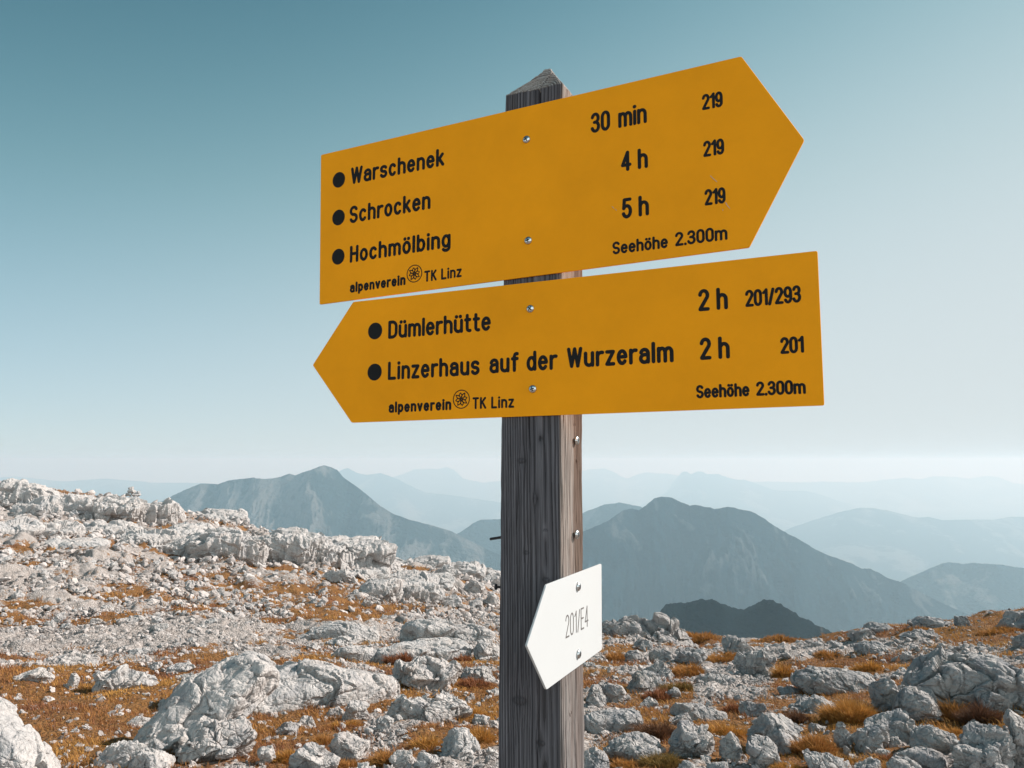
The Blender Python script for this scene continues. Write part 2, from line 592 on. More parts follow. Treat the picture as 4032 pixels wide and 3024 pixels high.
def base_z(x, y):
    x = np.asarray(x, float); y = np.asarray(y, float)
    r = np.maximum(np.hypot(x, y), 0.31)
    a = np.arctan2(x, y)
    # table is in depth along view; use radial distance times cos inside the frame
    d = r * np.maximum(np.cos(np.clip(a, -0.75, 0.75)), 0.3)
    fi = np.clip((a - _AZD[0]) / (_AZD[1] - _AZD[0]), 0, len(_AZD) - 1.001)
    fj = np.clip((np.log(np.maximum(d, 0.3)) - _LD[0]) / (_LD[1] - _LD[0]), 0, len(_LD) - 1.001)
    i = fi.astype(int); j = fj.astype(int)
    p = fi - i; q = fj - j
    return (_tab[i, j] * (1 - p) * (1 - q) + _tab[i + 1, j] * p * (1 - q) + _tab[i, j + 1] * (1 - p) * q + _tab[i + 1, j + 1] * p * q)


def ground_z(x, y):
    """eye-relative ground height with relief"""
    x = np.asarray(x, float); y = np.asarray(y, float)
    r = np.hypot(x, y)
    z = base_z(x, y)
    k1 = np.clip(r / 6, 0.3, 3.0)
    z = z + 0.055 * k1 * fbm(xyz(x / 1.3, y / 1.3, 3.3), 4)
    far = np.clip((r - 9) / 25, 0, 1)
    rd = ridged(xyz(x / 4.5, y / 6.0, 8.1), 4)
    z = z + far * 0.30 * (rd - 0.9) * np.clip(1.0 - (r - 100) / 80, 0, 1)
    return z


def ray(u, v):
    X = (u - 2016) / FPX
    Z = -(v - 1512) / FPX
    return Vector((X, cos(PITCH) - Z * sin(PITCH), sin(PITCH) + Z * cos(PITCH)))


_TS = np.exp(np.linspace(math.log(2.2), math.log(110), 1500))


def at(u, v):
    """ground point under a photo pixel (eye-relative) and its depth"""
    d = ray(u, v)
    x = d.x / d.y * _TS; y = _TS; z = d.z / d.y * _TS
    g = z - ground_z(x, y)
    k = np.nonzero(g < 0)[0]
    i = int(k[0]) if len(k) else int(np.argmin(g))
    zz = float(ground_z(x[i:i + 1], y[i:i + 1])[0])
    return Vector((float(x[i]), float(y[i]), zz)), float(y[i])


def project(x, y, z):
    """eye-relative point to photo pixel"""
    yy = y * cos(PITCH) + z * sin(PITCH)
    zz = -y * sin(PITCH) + z * cos(PITCH)
    return 2016 + FPX * x / yy, 1512 - FPX * zz / yy


# grass cover: noise plus the patches seen in the photo  (u, v, half width, half height, amount)
PATCH = [
    (330, 2850, 420, 130, 0.9), (620, 2720, 200, 60, 0.7), (150, 2700, 260, 60, 0.6), (60, 2900, 200, 60, .5),
    (300, 2500, 480, 45, -0.8), (800, 2470, 250, 40, -0.5), (1000, 2560, 160, 30, -.5),
    (1330, 2430, 260, 22, 0.6), (1150, 2330, 200, 22, .35), (1400, 2720, 130, 50, 0.9), (1170, 2770, 110, 35, 0.8), (1050, 2830, 130, 30, .6),
    (1060, 2930, 250, 70, 0.35), (1560, 2580, 60, 30, 0.8), (1880, 2800, 80, 40, 0.8), (1880, 2690, 70, 25, .7), (1700, 2900, 200, 60, 0.3),
    (1480, 2890, 160, 35, -0.4), (1830, 2990, 120, 40, -.7),
    (2850, 2660, 190, 75, -0.9), (2640, 2560, 120, 40, -.2), (3200, 2560, 140, 40, -.6), (2830, 2590, 60, 20, .7),
    (2700, 2640, 60, 30, 0.7), (2600, 2760, 90, 50, 0.8), (2580, 2870, 80, 60, 0.9), (2850, 2870, 80, 40, 0.9), (2480, 3000, 160, 40, 0.8),
    (3090, 2640, 50, 60, 0.8), (3350, 2820, 110, 60, 0.9), (3200, 2930, 120, 60, 0.8), (3050, 2510, 240, 14, 0.8), (3500, 2490, 160, 16, .8),
    (3850, 2500, 160, 25, 0.8), (3780, 2820, 90, 60, 0.8), (3480, 3000, 120, 40, 0.4), (2450, 2560, 60, 30, 0.6), (2420, 2500, 60, 15, .6), (2800, 2490, 100, 12, .6),
    (1100, 2380, 420, 40, .35), (1450, 2400, 250, 25, .4), (900, 2250, 300, 25, .3), (330, 2640, 330, 50, .4),
    (180, 2150, 140, 14, .6), (380, 2150, 80, 12, .6), (700, 2020, 60, 12, .7), (900, 2310, 150, 16, .4), (500, 2345, 130, 14, .6), (760, 2395, 140, 14, .5),
    (150, 2385, 120, 10, .4), (1600, 2245, 70, 12, .8), (1150, 2250, 80, 14, .5), (500, 2420, 90, 12, .5),
]
# turf around the tufts
PATCH += [(1400, 2735, 155, 62, .55), (1578, 2608, 71, 37, .55), (1880, 2702, 89, 28, .55), (1818, 2599, 49, 19, .55), (1190, 2780, 114, 40, .55), (1868, 2818, 105, 29, .55), (1888, 2914, 74, 36, .55), (1690, 2944, 80, 37, .55), (1518, 3003, 68, 42, .55), (1122, 2994, 65, 37, .55), (1362, 3016, 55, 28, .55), (1268, 2931, 43, 39, .55), (1357, 2857, 86, 22, .55), (2598, 2511, 45, 18, .55), (2750, 2524, 102, 21, .55), (2430, 2598, 47, 29, .55), (2704, 2655, 77, 35, .55), (2836, 2604, 85, 25, .55), (2664, 2722, 71, 37, .55), (2590, 2752, 69, 33, .55), (3090, 2661, 45, 46, .55), (2578, 2895, 83, 51, .55), (2860, 2891, 91, 38, .55), (2888, 2798, 47, 29, .55), (2600, 3017, 102, 39, .55), (2465, 3025, 68, 30, .55), (3412, 2643, 68, 31, .55), (3264, 2638, 64, 20, .55), (3262, 2589, 64, 19, .55), (3345, 2833, 114, 67, .55), (3134, 2839, 55, 42, .55), (3760, 2820, 52, 53, .55), (3862, 2842, 77, 60, .55), (3762, 2891, 34, 31, .55), (3498, 3000, 58, 25, .55), (3200, 2953, 105, 55, .55), (3092, 3028, 71, 25, .55), (3160, 2952, 49, 29, .55), (3600, 2492, 80, 17, .55), (3930, 2490, 93, 20, .55), (3060, 2521, 124, 15, .55)]


def grass_mask(x, y, z=None):
    x = np.asarray(x, float); y = np.asarray(y, float)
    if z is None:
        z = ground_z(x, y)
    r = np.hypot(x, y)
    m = 0.42 + 0.13 * (x > 0) + 0.42 * fbm(xyz(x / 1.1, y / 1.1, 1.7), 3) * np.clip(1.3 - r / 30, 0.35, 1) \
        + 0.35 * fbm(xyz(x / 4.2, y / 3.2, 21.7), 3) + 0.30 * fbm(xyz(x / 0.38, y / 0.38, 13.7), 2) * np.clip(1.2 - r / 25, 0.2, 1)
    front = y > 1.0
    u, v = project(x, np.where(front, y, 1.0), z)
    for (pu, pv, a, b, s) in PATCH:
        e = ((u - pu) / a) ** 2 + ((v - pv) / b) ** 2
        m = m + np.where(front, s * np.exp(-e * 1.1), 0)
    return np.clip(m, 0, 1.2)


def build_ground():
    az = np.concatenate([np.arange(-180, -42, 4.0), np.arange(-42, 42, 0.115), np.arange(42, 180, 4.0)])
    az = np.radians(az)
    rr = np.concatenate([[0.02, 0.4, 0.8], np.exp(np.linspace(math.log(1.2), math.log(13), 250)), np.exp(np.linspace(math.log(13.1), math.log(78), 420)), np.exp(np.linspace(math.log(79), math.log(120), 24)),
                         np.exp(np.linspace(math.log(126), math.log(4200), 34))])
    A, Rr = np.meshgrid(az, rr)
    x = (Rr * np.sin(A)).ravel(); y = (Rr * np.cos(A)).ravel()
    z = ground_z(x, y)
    m = grass_mask(x, y, z)
    r = np.hypot(x, y)
    stony = np.clip(1.2 - 2 * m, 0, 1)
    near = np.clip(1.2 - r / 60, 0, 1)
    z = z + stony * near * 0.035 * np.clip(r / 6, .5, 4) * (ridged(xyz(x / 0.35, y / 0.35, 2.2), 3) - 0.8)
    z = z + np.clip(m, 0, 1) * near * 0.02 * fbm(xyz(x / 0.16, y / 0.16, 5.2), 2)
    # broken bedrock: blocks of a few sizes, wherever the turf is thin
    lf = np.clip((r - 12) / 14, 0, 1) * np.clip(1.4 - r / 90, 0, 1) * np.clip(1.25 - 1.6 * m, 0.12, 1) * (y > 0)
    wx, wy = x + 0.5 * fbm(xyz(x / 2.0, y / 2.0, 1.1), 3), y + 0.5 * fbm(xyz(x / 2.0, y / 2.0, 6.1), 3)
    for size, amp in ((3.6, 0.45), (1.5, 0.34), (0.7, 0.20)):
        hh, tt, gp = hashcell2(wx, wy * 0.6, size, int(size * 10))
        z = z + lf * amp * ((hh - 0.5) + 0.55 * tt - 0.5 * np.exp(-gp / 0.09))
    nf = np.clip((r - 2.5) / 2, 0, 1) * np.clip(1.3 - r / 16, 0, 1) * np.clip(1.15 - 1.6 * m, 0, 1) * (y > 0)
    for size, amp in ((0.42, 0.055), (0.17, 0.03)):
        hh, tt, gp = hashcell2(x, y, size, int(size * 100))
        z = z + nf * amp * ((hh - 0.5) + 0.5 * tt - 0.5 * np.exp(-gp / 0.09))
    far = np.clip((r - 130) / 600, 0, 1)
    z = z + far * 60 * fbm(xyz(x / 500, y / 500, 0.4), 5)
    V = np.stack([x, y, z + CAMZ], 1)
    o = mesh_obj('ground', V, grid_faces(len(rr), len(az), wrap=True)[:, ::-1], M_GROUND, attrs={'grass': m})
    tag(o, 'stony ground with gravel and patches of dry orange grass', kind='structure')
    return o


build_ground()

# ------------------------------------------------------------------ valley and mountains
t_ = mat_mountain('valley_forest', (0.020, 0.032, 0.026), (0.10, 0.11, 0.08), 0.72, 900)
n_ = 40
gx, gy = np.meshgrid(np.linspace(-24000, 24000, n_), np.linspace(-1500, 25500, n_))
gz = -1320 + 40 * fbm(xyz(gx.ravel() / 3000, gy.ravel() / 3000, .5), 3) + CAMZ
o = mesh_obj('valley', np.stack([gx.ravel(), gy.ravel(), gz], 1), grid_faces(n_, n_), t_, attrs={'gully': gz * 0})
tag(o, 'wooded valley floor far below the mountains', kind='structure')


def mountain(label, prof, Y, mat, nc=220, nr=90, width=0.32, rough=0.16, seed=0, lat=None, pw=0.8, floor=-1360, jag=2.0, back=0.10):
    pu = np.array([p[0] for p in prof], float); pv = np.array([p[1] for p in prof], float)
    u = np.linspace(pu[0], pu[-1], nc)
    v = np.interp(u, pu, pv)
    v = v + jag * fbm(xyz(u / 26.0, seed * 3.1, 0.7), 5, gain=0.62)
    d = np.array([ray(a, b) for a, b in zip(u, v)])
    dirs = d / d[:, 1:2]
    Yc = Y * (1 + 0.05 * fbm(xyz(u / 300.0, seed * 1.7, .2), 2))
    zc = dirs[:, 2] * Yc
    s = np.concatenate([-np.linspace(1, 0, nr) ** 1.25, np.linspace(0, 1, 14)[1:] ** 1.2])
    lat = lat or Y * 0.10
    V = np.zeros((len(s), nc, 3)); gul = np.zeros((len(s), nc))
    for i, si in enumerate(s):
        w = width if si < 0 else back
        yy = Yc * (1 + si * w)
        drop = (zc - floor)
        k = abs(si)
        z = zc - drop * k ** pw
        xx = dirs[:, 0] * yy
        wl = fbm(xyz(xx / (lat * 2), yy / (lat * 2), seed + 4.0), 2) * lat * 0.35
        rd = 0.65 * ridged(xyz((xx + wl) / lat, yy / (lat * 2.6), seed * 2.3), 6, gain=0.6) + 0.68 * ridged(xyz((xx + wl) / (lat * 2.7), yy / (lat * 4.5), seed * 1.3), 3)
        amp = rough * np.maximum(drop, 60) * min(1.0, k * 2.6) ** 0.85 * (1 - 0.45 * k)
        z = z + amp * (rd - 1.33)
        V[i] = np.stack([xx, yy, z + CAMZ], 1)
        gul[i] = rd - 1.0
    o = mesh_obj('mountain', V.reshape(-1, 3), grid_faces(len(s), nc), mat, attrs={'gully': gul.ravel()})
    tag(o, label, kind='structure')
    return o


FOREST = (0.006, 0.020, 0.027)
ROCKC = (0.34, 0.33, 0.31)
MM1 = mat_mountain('near_forest_hill', (0.009, 0.017, 0.020), (0.11, 0.105, 0.10), 0.88, 100)
MM2 = mat_mountain('forest_and_rock', FOREST, (0.065, 0.075, 0.08), 0.88, 220)
MM3 = mat_mountain('far_mountain', FOREST, (0.12, 0.125, 0.12), 0.80, 700)
MM4 = mat_mountain('bare_peak', (0.018, 0.034, 0.038), (0.12, 0.125, 0.125), 0.74, 380)

mountain('dark wooded double hump hill just beyond the right rock edge',
         [(2380, 2640), (2480, 2560), (2540, 2490), (2580, 2433), (2607, 2396), (2625, 2378), (2652, 2374), (2720, 2372), (2760, 2360), (2801, 2361), (2846, 2378), (2892, 2392),
          (2923, 2401), (2960, 2387), (3005, 2360), (3036, 2362), (3073, 2376), (3109, 2401), (3149, 2428), (3200, 2451), (3260, 2480), (3400, 2560), (3520, 2640)],
         1050, MM1, 420, 90, 0.34, 0.06, 1, 60, 0.75, -700, jag=5)
mountain('broad forested mountain with pale rock gullies right of the post',
         [(1500, 2480), (1800, 2330), (2000, 2240), (2150, 2160), (2295, 2094), (2381, 2057), (2453, 2010), (2489, 2003), (2516, 2008), (2544, 1990), (2575, 1962), (2607, 1956), (2643, 1957), (2670, 1972),
          (2715, 1990), (2738, 1987), (2770, 1994), (2815, 2003), (2869, 1995), (2905, 2003), (2960, 2014), (3005, 2039), (3059, 2076), (3104, 2103), (3149, 2125),
          (3200, 2157), (3258, 2186), (3348, 2216), (3389, 2238), (3430, 2240), (3493, 2274), (3552, 2295), (3700, 2370), (3900, 2460), (4100, 2560)],
         3600, MM2, 600, 200, 0.42, 0.22, 2, 180, 0.82, jag=2.2)
mountain('low wooded hill at the right edge beyond the valley',
         [(3200, 2500), (3400, 2380), (3552, 2286), (3620, 2256), (3665, 2236), (3710, 2219), (3737, 2213), (3791, 2221), (3828, 2215), (3868, 2220), (3936, 2222), (3981, 2230), (4032, 2238), (4200, 2260), (4500, 2330)],
         4600, MM3, 220, 90, 0.35, 0.10, 3, 420, 0.85, jag=1.6)
mountain('rounded hill ridge crossing behind the post',
         [(1500, 2260), (1700, 2150), (1814, 2094), (1860, 2062), (1895, 2046), (1960, 2044), (2100, 2035), (2295, 2018), (2380, 1987), (2440, 1979), (2520, 1995), (2600, 2040), (2700, 2100), (2900, 2200)],
         5600, MM3, 200, 80, 0.30, 0.13, 4, 600, 0.85, jag=1.4)
mountain('grey pointed mountain above the left rocky ridge',
         [(300, 2200), (500, 2060), (633, 1976), (723, 1931), (791, 1904), (859, 1906), (904, 1891), (1000, 1881), (1045, 1886), (1090, 1881), (1140, 1864), (1163, 1872), (1190, 1861), (1226, 1849), (1253, 1837), (1276, 1832),
          (1298, 1837), (1326, 1849), (1353, 1880), (1384, 1903), (1407, 1917), (1452, 1953), (1497, 1992), (1543, 2020), (1601, 2043), (1656, 2057), (1723, 2075), (1778, 2091), (1850, 2130), (2000, 2200), (2200, 2300)],
         4600, MM4, 520, 170, 0.40, 0.19, 5, 300, 0.85, jag=1.6)
mountain('hazy long hill filling the right distance',
         [(2900, 2200), (3050, 2110), (3122, 2075), (3213, 2044), (3303, 2017), (3394, 1998), (3439, 2001), (3507, 2012), (3575, 2030), (3611, 2039), (3656, 2035), (3710, 2048), (3778, 2046), (3914, 2046), (3972, 2035), (4032, 2035), (4300, 2050), (4600, 2100)],
         11500, MM3, 200, 70, 0.28, 0.12, 6, 900, 0.9, jag=1.2)
mountain('pale jagged ridge behind the forested mountain',
         [(2300, 2080), (2500, 2000), (2590, 1962), (2634, 1926), (2652, 1895), (2675, 1870), (2688, 1856), (2706, 1858), (2720, 1868), (2742, 1856), (2765, 1858), (2783, 1867), (2833, 1867), (2855, 1877), (2900, 1889), (2932, 1889), (2991, 1908),
          (3045, 1929), (3104, 1933), (3168, 1931), (3235, 1949), (3303, 1972), (3385, 1994), (3450, 2020), (3600, 2080)],
         18500, MM3, 240, 60, 0.24, 0.12, 7, 1300, 0.9, jag=1.6)
mountain('hazy ridge sloping down behind the left peak',
         [(1100, 1960), (1250, 1900), (1348, 1849), (1371, 1843), (1407, 1862), (1443, 1870), (1497, 1863), (1565, 1886), (1633, 1922), (1678, 1940), (1768, 1949), (1958, 1976), (2150, 2010), (2300, 2060)],
         16500, MM3, 200, 60, 0.24, 0.12, 8, 1100, 0.9, jag=1.4)
mountain('faintest far peaks on either side of the post',
         [(1350, 1960), (1480, 1900), (1560, 1875), (1606, 1859), (1633, 1848), (1678, 1846), (1723, 1847), (1760, 1839), (1787, 1849), (1823, 1884), (1900, 1900), (2000, 1890), (2150, 1880), (2240, 1866), (2295, 1854), (2317, 1848), (2349, 1847), (2376, 1843), (2399, 1852), (2426, 1863), (2453, 1880),
          (2471, 1885), (2507, 1868), (2544, 1859), (2584, 1865), (2634, 1865), (2750, 1890), (2900, 1900), (3032, 1896), (3145, 1899), (3235, 1896), (3348, 1899), (3416, 1897), (3484, 1888), (3575, 1881), (3620, 1888), (3674, 1875), (3755, 1877), (3819, 1885), (3886, 1873), (3936, 1879), (3990, 1902), (4032, 1908), (4200, 1900), (4500, 1930)],
         23800, MM3, 380, 40, 0.16, 0.10, 9, 1800, 0.9, jag=1.4)
mountain('hazy blue plain and hills behind the upper left ridge',
         [(-1000, 1885), (-600, 1870), (-200, 1892), (60, 1876), (250, 1896), (420, 1884), (600, 1900), (800, 1902), (1000, 1915), (1300, 1950), (1600, 1990)],
         19000, MM3, 200, 60, 0.28, 0.08, 10, 1500, 0.9, jag=1.0)

# ------------------------------------------------------------------ signpost
TH = R_(-24.833)
PX0, PY0 = -0.4155, 1.000          # post axis in the sign frame (eye-relative)
ex = Vector((cos(TH), sin(TH), 0)); ey = Vector((-sin(TH), cos(TH), 0))
pw = ex * PX0 + ey * PY0
PBASE = float(ground_z([pw.x], [pw.y])[0]) - 0.02
post_root = bpy.data.objects.new('signpost', None)
COL.objects.link(post_root)
post_root.location = (pw.x, pw.y, PBASE + CAMZ)
post_root.rotation_euler = (0, 0, TH)
tag(post_root, 'weathered wooden signpost carrying two yellow arrow boards and a small white one', 'signpost')


def L(x, y, z):
    """sign-frame (eye-relative) coordinates to signpost-local"""
    return np.stack([np.asarray(x, float) - PX0, np.asarray(y, float) - PY0 + 0 * np.asarray(x, float), np.asarray(z, float) - PBASE + 0 * np.asarray(x, float)], -1)


FRONT = 0.958                     # post front face; boards' faces lie at 0.955
KNOTS = [(-0.4290, FRONT, 0.0, 0.006), (-0.4085, FRONT, -0.052, 0.0035), (-0.4220, FRONT, -0.125, 0.004), (-0.3935, FRONT, -0.160, 0.005), (-0.3935, FRONT, -0.094, 0.003), (-0.4000, FRONT, 0.030, 0.003),
         (-0.4325, FRONT, -0.322, 0.0095), (-0.4020, FRONT, -0.372, 0.006), (-0.4080, FRONT, -0.21, 0.004), (-0.371, 1.012, 0.052, 0.004), (-0.371, 1.02, 0.0, 0.004), (-0.371, 1.022, 0.24, 0.006), (-0.371, 0.99, -0.34, 0.005), (-0.371, 1.0, -0.19, 0.004)]


def build_post():
    nside = 130
    zs = np.concatenate([np.linspace(PBASE - 0.25, -0.46, 60), np.linspace(-0.455, 0.535, 520), np.linspace(0.5365, 0.586, 60)])
    zk = [-2.0, -0.41, 0.06, 0.51, 0.6]
    xl = np.interp(zs, zk, [-0.468, -0.4653, -0.4617, -0.4555, -0.4535])
    xr = np.interp(zs, zk, [-0.371, -0.3709, -0.3695, -0.3642, -0.3632])
    yb = np.interp(zs, zk, [1.046, 1.046, 1.0475, 1.048, 1.048])
    V = []
    per = np.linspace(0, 1, nside, endpoint=False)
    for i, z in enumerate(zs):
        x0, x1, y0, y1 = xl[i], xr[i], FRONT, yb[i]
        cx = np.concatenate([x0 + (x1 - x0) * per, np.full(nside, x1), x1 + (x0 - x1) * per, np.full(nside, x0)])
        cy = np.concatenate([np.full(nside, y0), y0 + (y1 - y0) * per, np.full(nside, y1), y1 + (y0 - y1) * per])
        mx, my = (x0 + x1) / 2, (y0 + y1) / 2
        # soft corners
        qx = (cx - mx) / ((x1 - x0) / 2); qy = (cy - my) / ((y1 - y0) / 2)
        rr = (np.abs(qx) ** 24 + np.abs(qy) ** 24) ** (1 / 24)
        cx = mx + (cx - mx) / rr; cy = my + (cy - my) / rr
        if z > 0.536:                             # pyramid cap, its peak a little right of centre
            t = (z - 0.536) / 0.052
            t = 1 - math.sqrt((1 - min(t, 1)) ** 2 + 0.012)
            t = max(t, 0)
            px, py = -0.4030, 1.004
            cx = cx + (px - cx) * t; cy = cy + (py - cy) * t
        V.append(np.stack([cx, cy, np.full(len(cx), z)], 1))
    V = np.array(V)
    nrw, ncl = V.shape[:2]
    P = V.reshape(-1, 3)
    # ring structure about a pith near the front face
    wob = 0.0022 * fbm(np.stack([P[:, 0] * 22, P[:, 1] * 22, P[:, 2] * 2.2], 1), 3)
    pr = np.hypot(P[:, 0] + 0.400 + 0.004 * np.sin(P[:, 2] * 3.1) + wob, (P[:, 1] - 0.936) * 0.95 + wob)
    kn = np.zeros(len(P)); kd = np.zeros(len(P))
    for (kx, ky, kz, kr) in KNOTS:
        dx = np.hypot(P[:, 0] - kx, P[:, 1] - ky); dz = P[:, 2] - kz
        e = np.exp(-((dx / (kr * 1.6)) ** 2 + (dz / (kr * 3.2)) ** 2))
        pr = pr + 0.0016 * e * np.sign(P[:, 0] - kx + 1e-6) * (kr / 0.006)
        q = np.sqrt((dx / kr) ** 2 + (dz / (kr * 0.55)) ** 2)
        kn = np.maximum(kn, np.exp(-(q * 0.9) ** 4))
        kd = np.maximum(kd, np.exp(-((q - 1.0) / 0.22) ** 2))
    ph = pr / 0.0034 + 0.5 * fbm(np.stack([pr * 130, P[:, 2] * 0.6, P[:, 2] * 0], 1), 2)
    fr = ph - np.floor(ph)
    late = np.where(fr < 0.78, 1 - (fr / 0.78) * 0.35, np.clip((fr - 0.78) / 0.22 * 0.0, 0, 1))
    late = np.clip(1.0 - np.abs(fr - 0.36) * 2.0, 0, 1) ** 0.6
    cap = P[:, 2] > 0.5362
    fine = fbm(np.stack([P[:, 0] * 700, P[:, 1] * 700, P[:, 2] * 9], 1), 3)
    g = np.clip(late * 0.8 + 0.34 * fine, 0, 1)
    amp = np.where(cap, 0.0024, 0.0014)
    disp = amp * (np.where(cap, late, g) - 1.0) + 0.00045 * fine + 0.0009 * fbm(np.stack([P[:, 0] * 60, P[:, 1] * 60, P[:, 2] * 9], 1), 3) - 0.0012 * kd + 0.0006 * kn
    # drying cracks (front face, running into the cap)
    cr = np.zeros(len(P))
    for (cx, z0, z1, wd, dp) in [(-0.3985, 0.42, 0.60, 0.0009, 0.006), (-0.4160, 0.005, 0.14, 0.0007, 0.0035), (-0.4365, -0.10, 0.0, 0.0005, .003), (-0.4050, -0.46, -0.22, 0.0008, 0.003), (-0.3880, 0.02, 0.09, .0005, .002), (-0.426, -0.2, -0.07, .0005, .002)]:
        c = cx + 0.0016 * np.sin(P[:, 2] * 35 + cx * 900) + (P[:, 2] > 0.536) * (P[:, 1] - FRONT) * 0.45 * 0.3
        m = np.exp(-((P[:, 0] - c) / wd) ** 2) * np.clip((P[:, 2] - z0) / 0.02, 0, 1) * np.clip((z1 - P[:, 2]) / 0.02, 0, 1)
        m = m * (P[:, 1] < np.where(cap, 1.01, FRONT + 0.004))
        cr = np.maximum(cr, m); disp = disp - dp * m
    for (cy, z0, z1, wd, dp) in [(1.018, -0.10, 0.10, 0.0007, 0.003), (1.012, -0.46, -0.28, 0.0009, 0.004), (1.006, 0.2, 0.36, 0.0006, .002)]:
        c = cy + 0.0012 * np.sin(P[:, 2] * 28 + cy * 500)
        m = np.exp(-((P[:, 1] - c) / wd) ** 2) * np.clip((P[:, 2] - z0) / 0.02, 0, 1) * np.clip((z1 - P[:, 2]) / 0.02, 0, 1) * (P[:, 0] > -0.38)
        cr = np.maximum(cr, m); disp = disp - dp * m
    mx = np.interp(P[:, 2], zs, (xl + xr) / 2); my = 1.003
    qx = (P[:, 0] - mx) / 0.046; qy = (P[:, 1] - my) / 0.045
    nx = np.sign(qx) * np.abs(qx) ** 9; ny = np.sign(qy) * np.abs(qy) ** 9
    nl = np.hypot(nx, ny) + 1e-9
    N = np.stack([nx / nl, ny / nl, np.zeros(len(P))], 1)
    N[cap] = np.stack([nx / nl * 0.6, ny / nl * 0.6, np.full(len(P), 0.8)], 1)[cap]
    P = P + N * disp[:, None]
    g = np.clip(g * (1 - 0.9 * cr) * (1 - 0.5 * kd) - 0.2 * kn, 0, 1)
    sunlit_tone = np.clip((qx - 0.93) / 0.05, 0, 1) * np.clip(1.25 - 0.25 * fbm(np.stack([P[:, 1] * 90, P[:, 2] * 1.5, P[:, 2] * 0], 1), 2), 0.2, 1)  # sun on the right face put into the colour
    g = np.where(cap, 0.3 + 0.7 * np.clip((late - 0.55) / 0.2, 0, 1), g)  # pale ring rims on the weathered cap: sunlit edges put into the colour
    sunlit_tone = np.where(cap, 0.45 + 0.55 * g, sunlit_tone * np.clip((P[:, 2] + 0.75) / 0.6, 0.25, 1))
    tanv = np.clip((P[:, 1] - 1.004) / 0.006 + 0.6 * fbm(np.stack([P[:, 1] * 60, P[:, 2] * 3, P[:, 2] * 0], 1), 2), 0, 1) * np.clip((P[:, 2] + 0.36) / 0.12, 0.25, 1)
    F = [grid_faces(nrw, ncl, wrap=True)]
    P2 = np.vstack([P, [[-0.4030, 1.004, 0.5875]]])
    top = len(P)
    j = np.arange(ncl)
    F.append(np.stack([(nrw - 1) * ncl + j, (nrw - 1) * ncl + (j + 1) % ncl, np.full(ncl, top)], 1))
    o = mesh_obj('wooden_post', L(P2[:, 0], P2[:, 1], P2[:, 2]), F, M_WOOD, post_root,
                 attrs={'grain': np.append(g, 0.8), 'sunlit_tone': np.append(sunlit_tone, 0.1), 'tan': np.append(tanv, 0)})
    return o


build_post()


def board(name, outline, depth, label, mat, y_front=0.955, flip=None):
    """flat metal arrow board with a small bevelled edge; outline in (x, z)"""
    pts = np.array(outline, float)
    n = len(pts)
    # rounded corners
    rp = []
    for i in range(n):
        a, b, c = pts[i - 1], pts[i], pts[(i + 1) % n]
        r = 0.0025
        d1 = (a - b) / np.linalg.norm(a - b); d2 = (c - b) / np.linalg.norm(c - b)
        for t in (0, 0.25, 0.5, 0.75, 1):
            q = (1 - t) ** 2 * (b + d1 * r) + 2 * t * (1 - t) * b + t ** 2 * (b + d2 * r)
            rp.append(q)
    rp = np.array(rp)
    cen = rp.mean(0)
    ins = rp + (cen - rp) / np.linalg.norm(cen - rp, axis=1)[:, None] * 0.0005
    m = len(rp)
    lay = [(ins, 0.0), (rp, 0.0005), (rp, depth - 0.0005), (ins, depth)]
    V = []
    for q, dy in lay:
        if flip is None:
            V.append(L(q[:, 0], y_front + dy, q[:, 1]))
        else:                                       # board on the post's right face: outline in (y, z)
            V.append(L(np.full(m, flip - dy), q[:, 0], q[:, 1]))
    V = np.concatenate(V)
    F = [list(range(m)), list(range(3 * m, 4 * m))[::-1]]
    for k in range(3):
        for i in range(m):
            j = (i + 1) % m
            F.append([k * m + i, (k + 1) * m + i, (k + 1) * m + j, k * m + j])
    o = mesh_obj(name, V, F, mat, post_root, smooth=False)
    o['label'] = label
    return o


YU, YLW = 0.955, 0.955
b_up = board('direction_board', [(-0.7904, 0.5032), (-0.7851, 0.2514), (-0.1161, 0.2646), (-0.0471, 0.3914), (-0.1180, 0.5160)], 0.0030,
             'upper yellow board pointing right', M_YELLOW)
b_lo = board('direction_board', [(-0.7187, 0.2497), (-0.7957, 0.1532), (-0.7165, 0.0588), (-0.0372, 0.0648), (-0.0375, 0.2511)], 0.0030,
             'lower yellow board pointing left', M_YELLOW)
SIDEX = -0.3696 + 0.0032
b_wh = board('trail_board', [(0.8960, -0.1552), (0.8338, -0.2166), (0.8937, -0.2822), (1.1139, -0.2822), (1.1165, -0.1560)], 0.0030,
             'small white arrow board pointing left', M_WHITE, flip=SIDEX)

# --- stroke lettering -------------------------------------------------
def A(cx, cy, rx, ry, a0, a1, n=None):
    n = n or max(5, int(abs(a1 - a0) / 12))
    t = np.radians(np.linspace(a0, a1, n))
    return list(zip(cx + rx * np.cos(t), cy + ry * np.sin(t)))


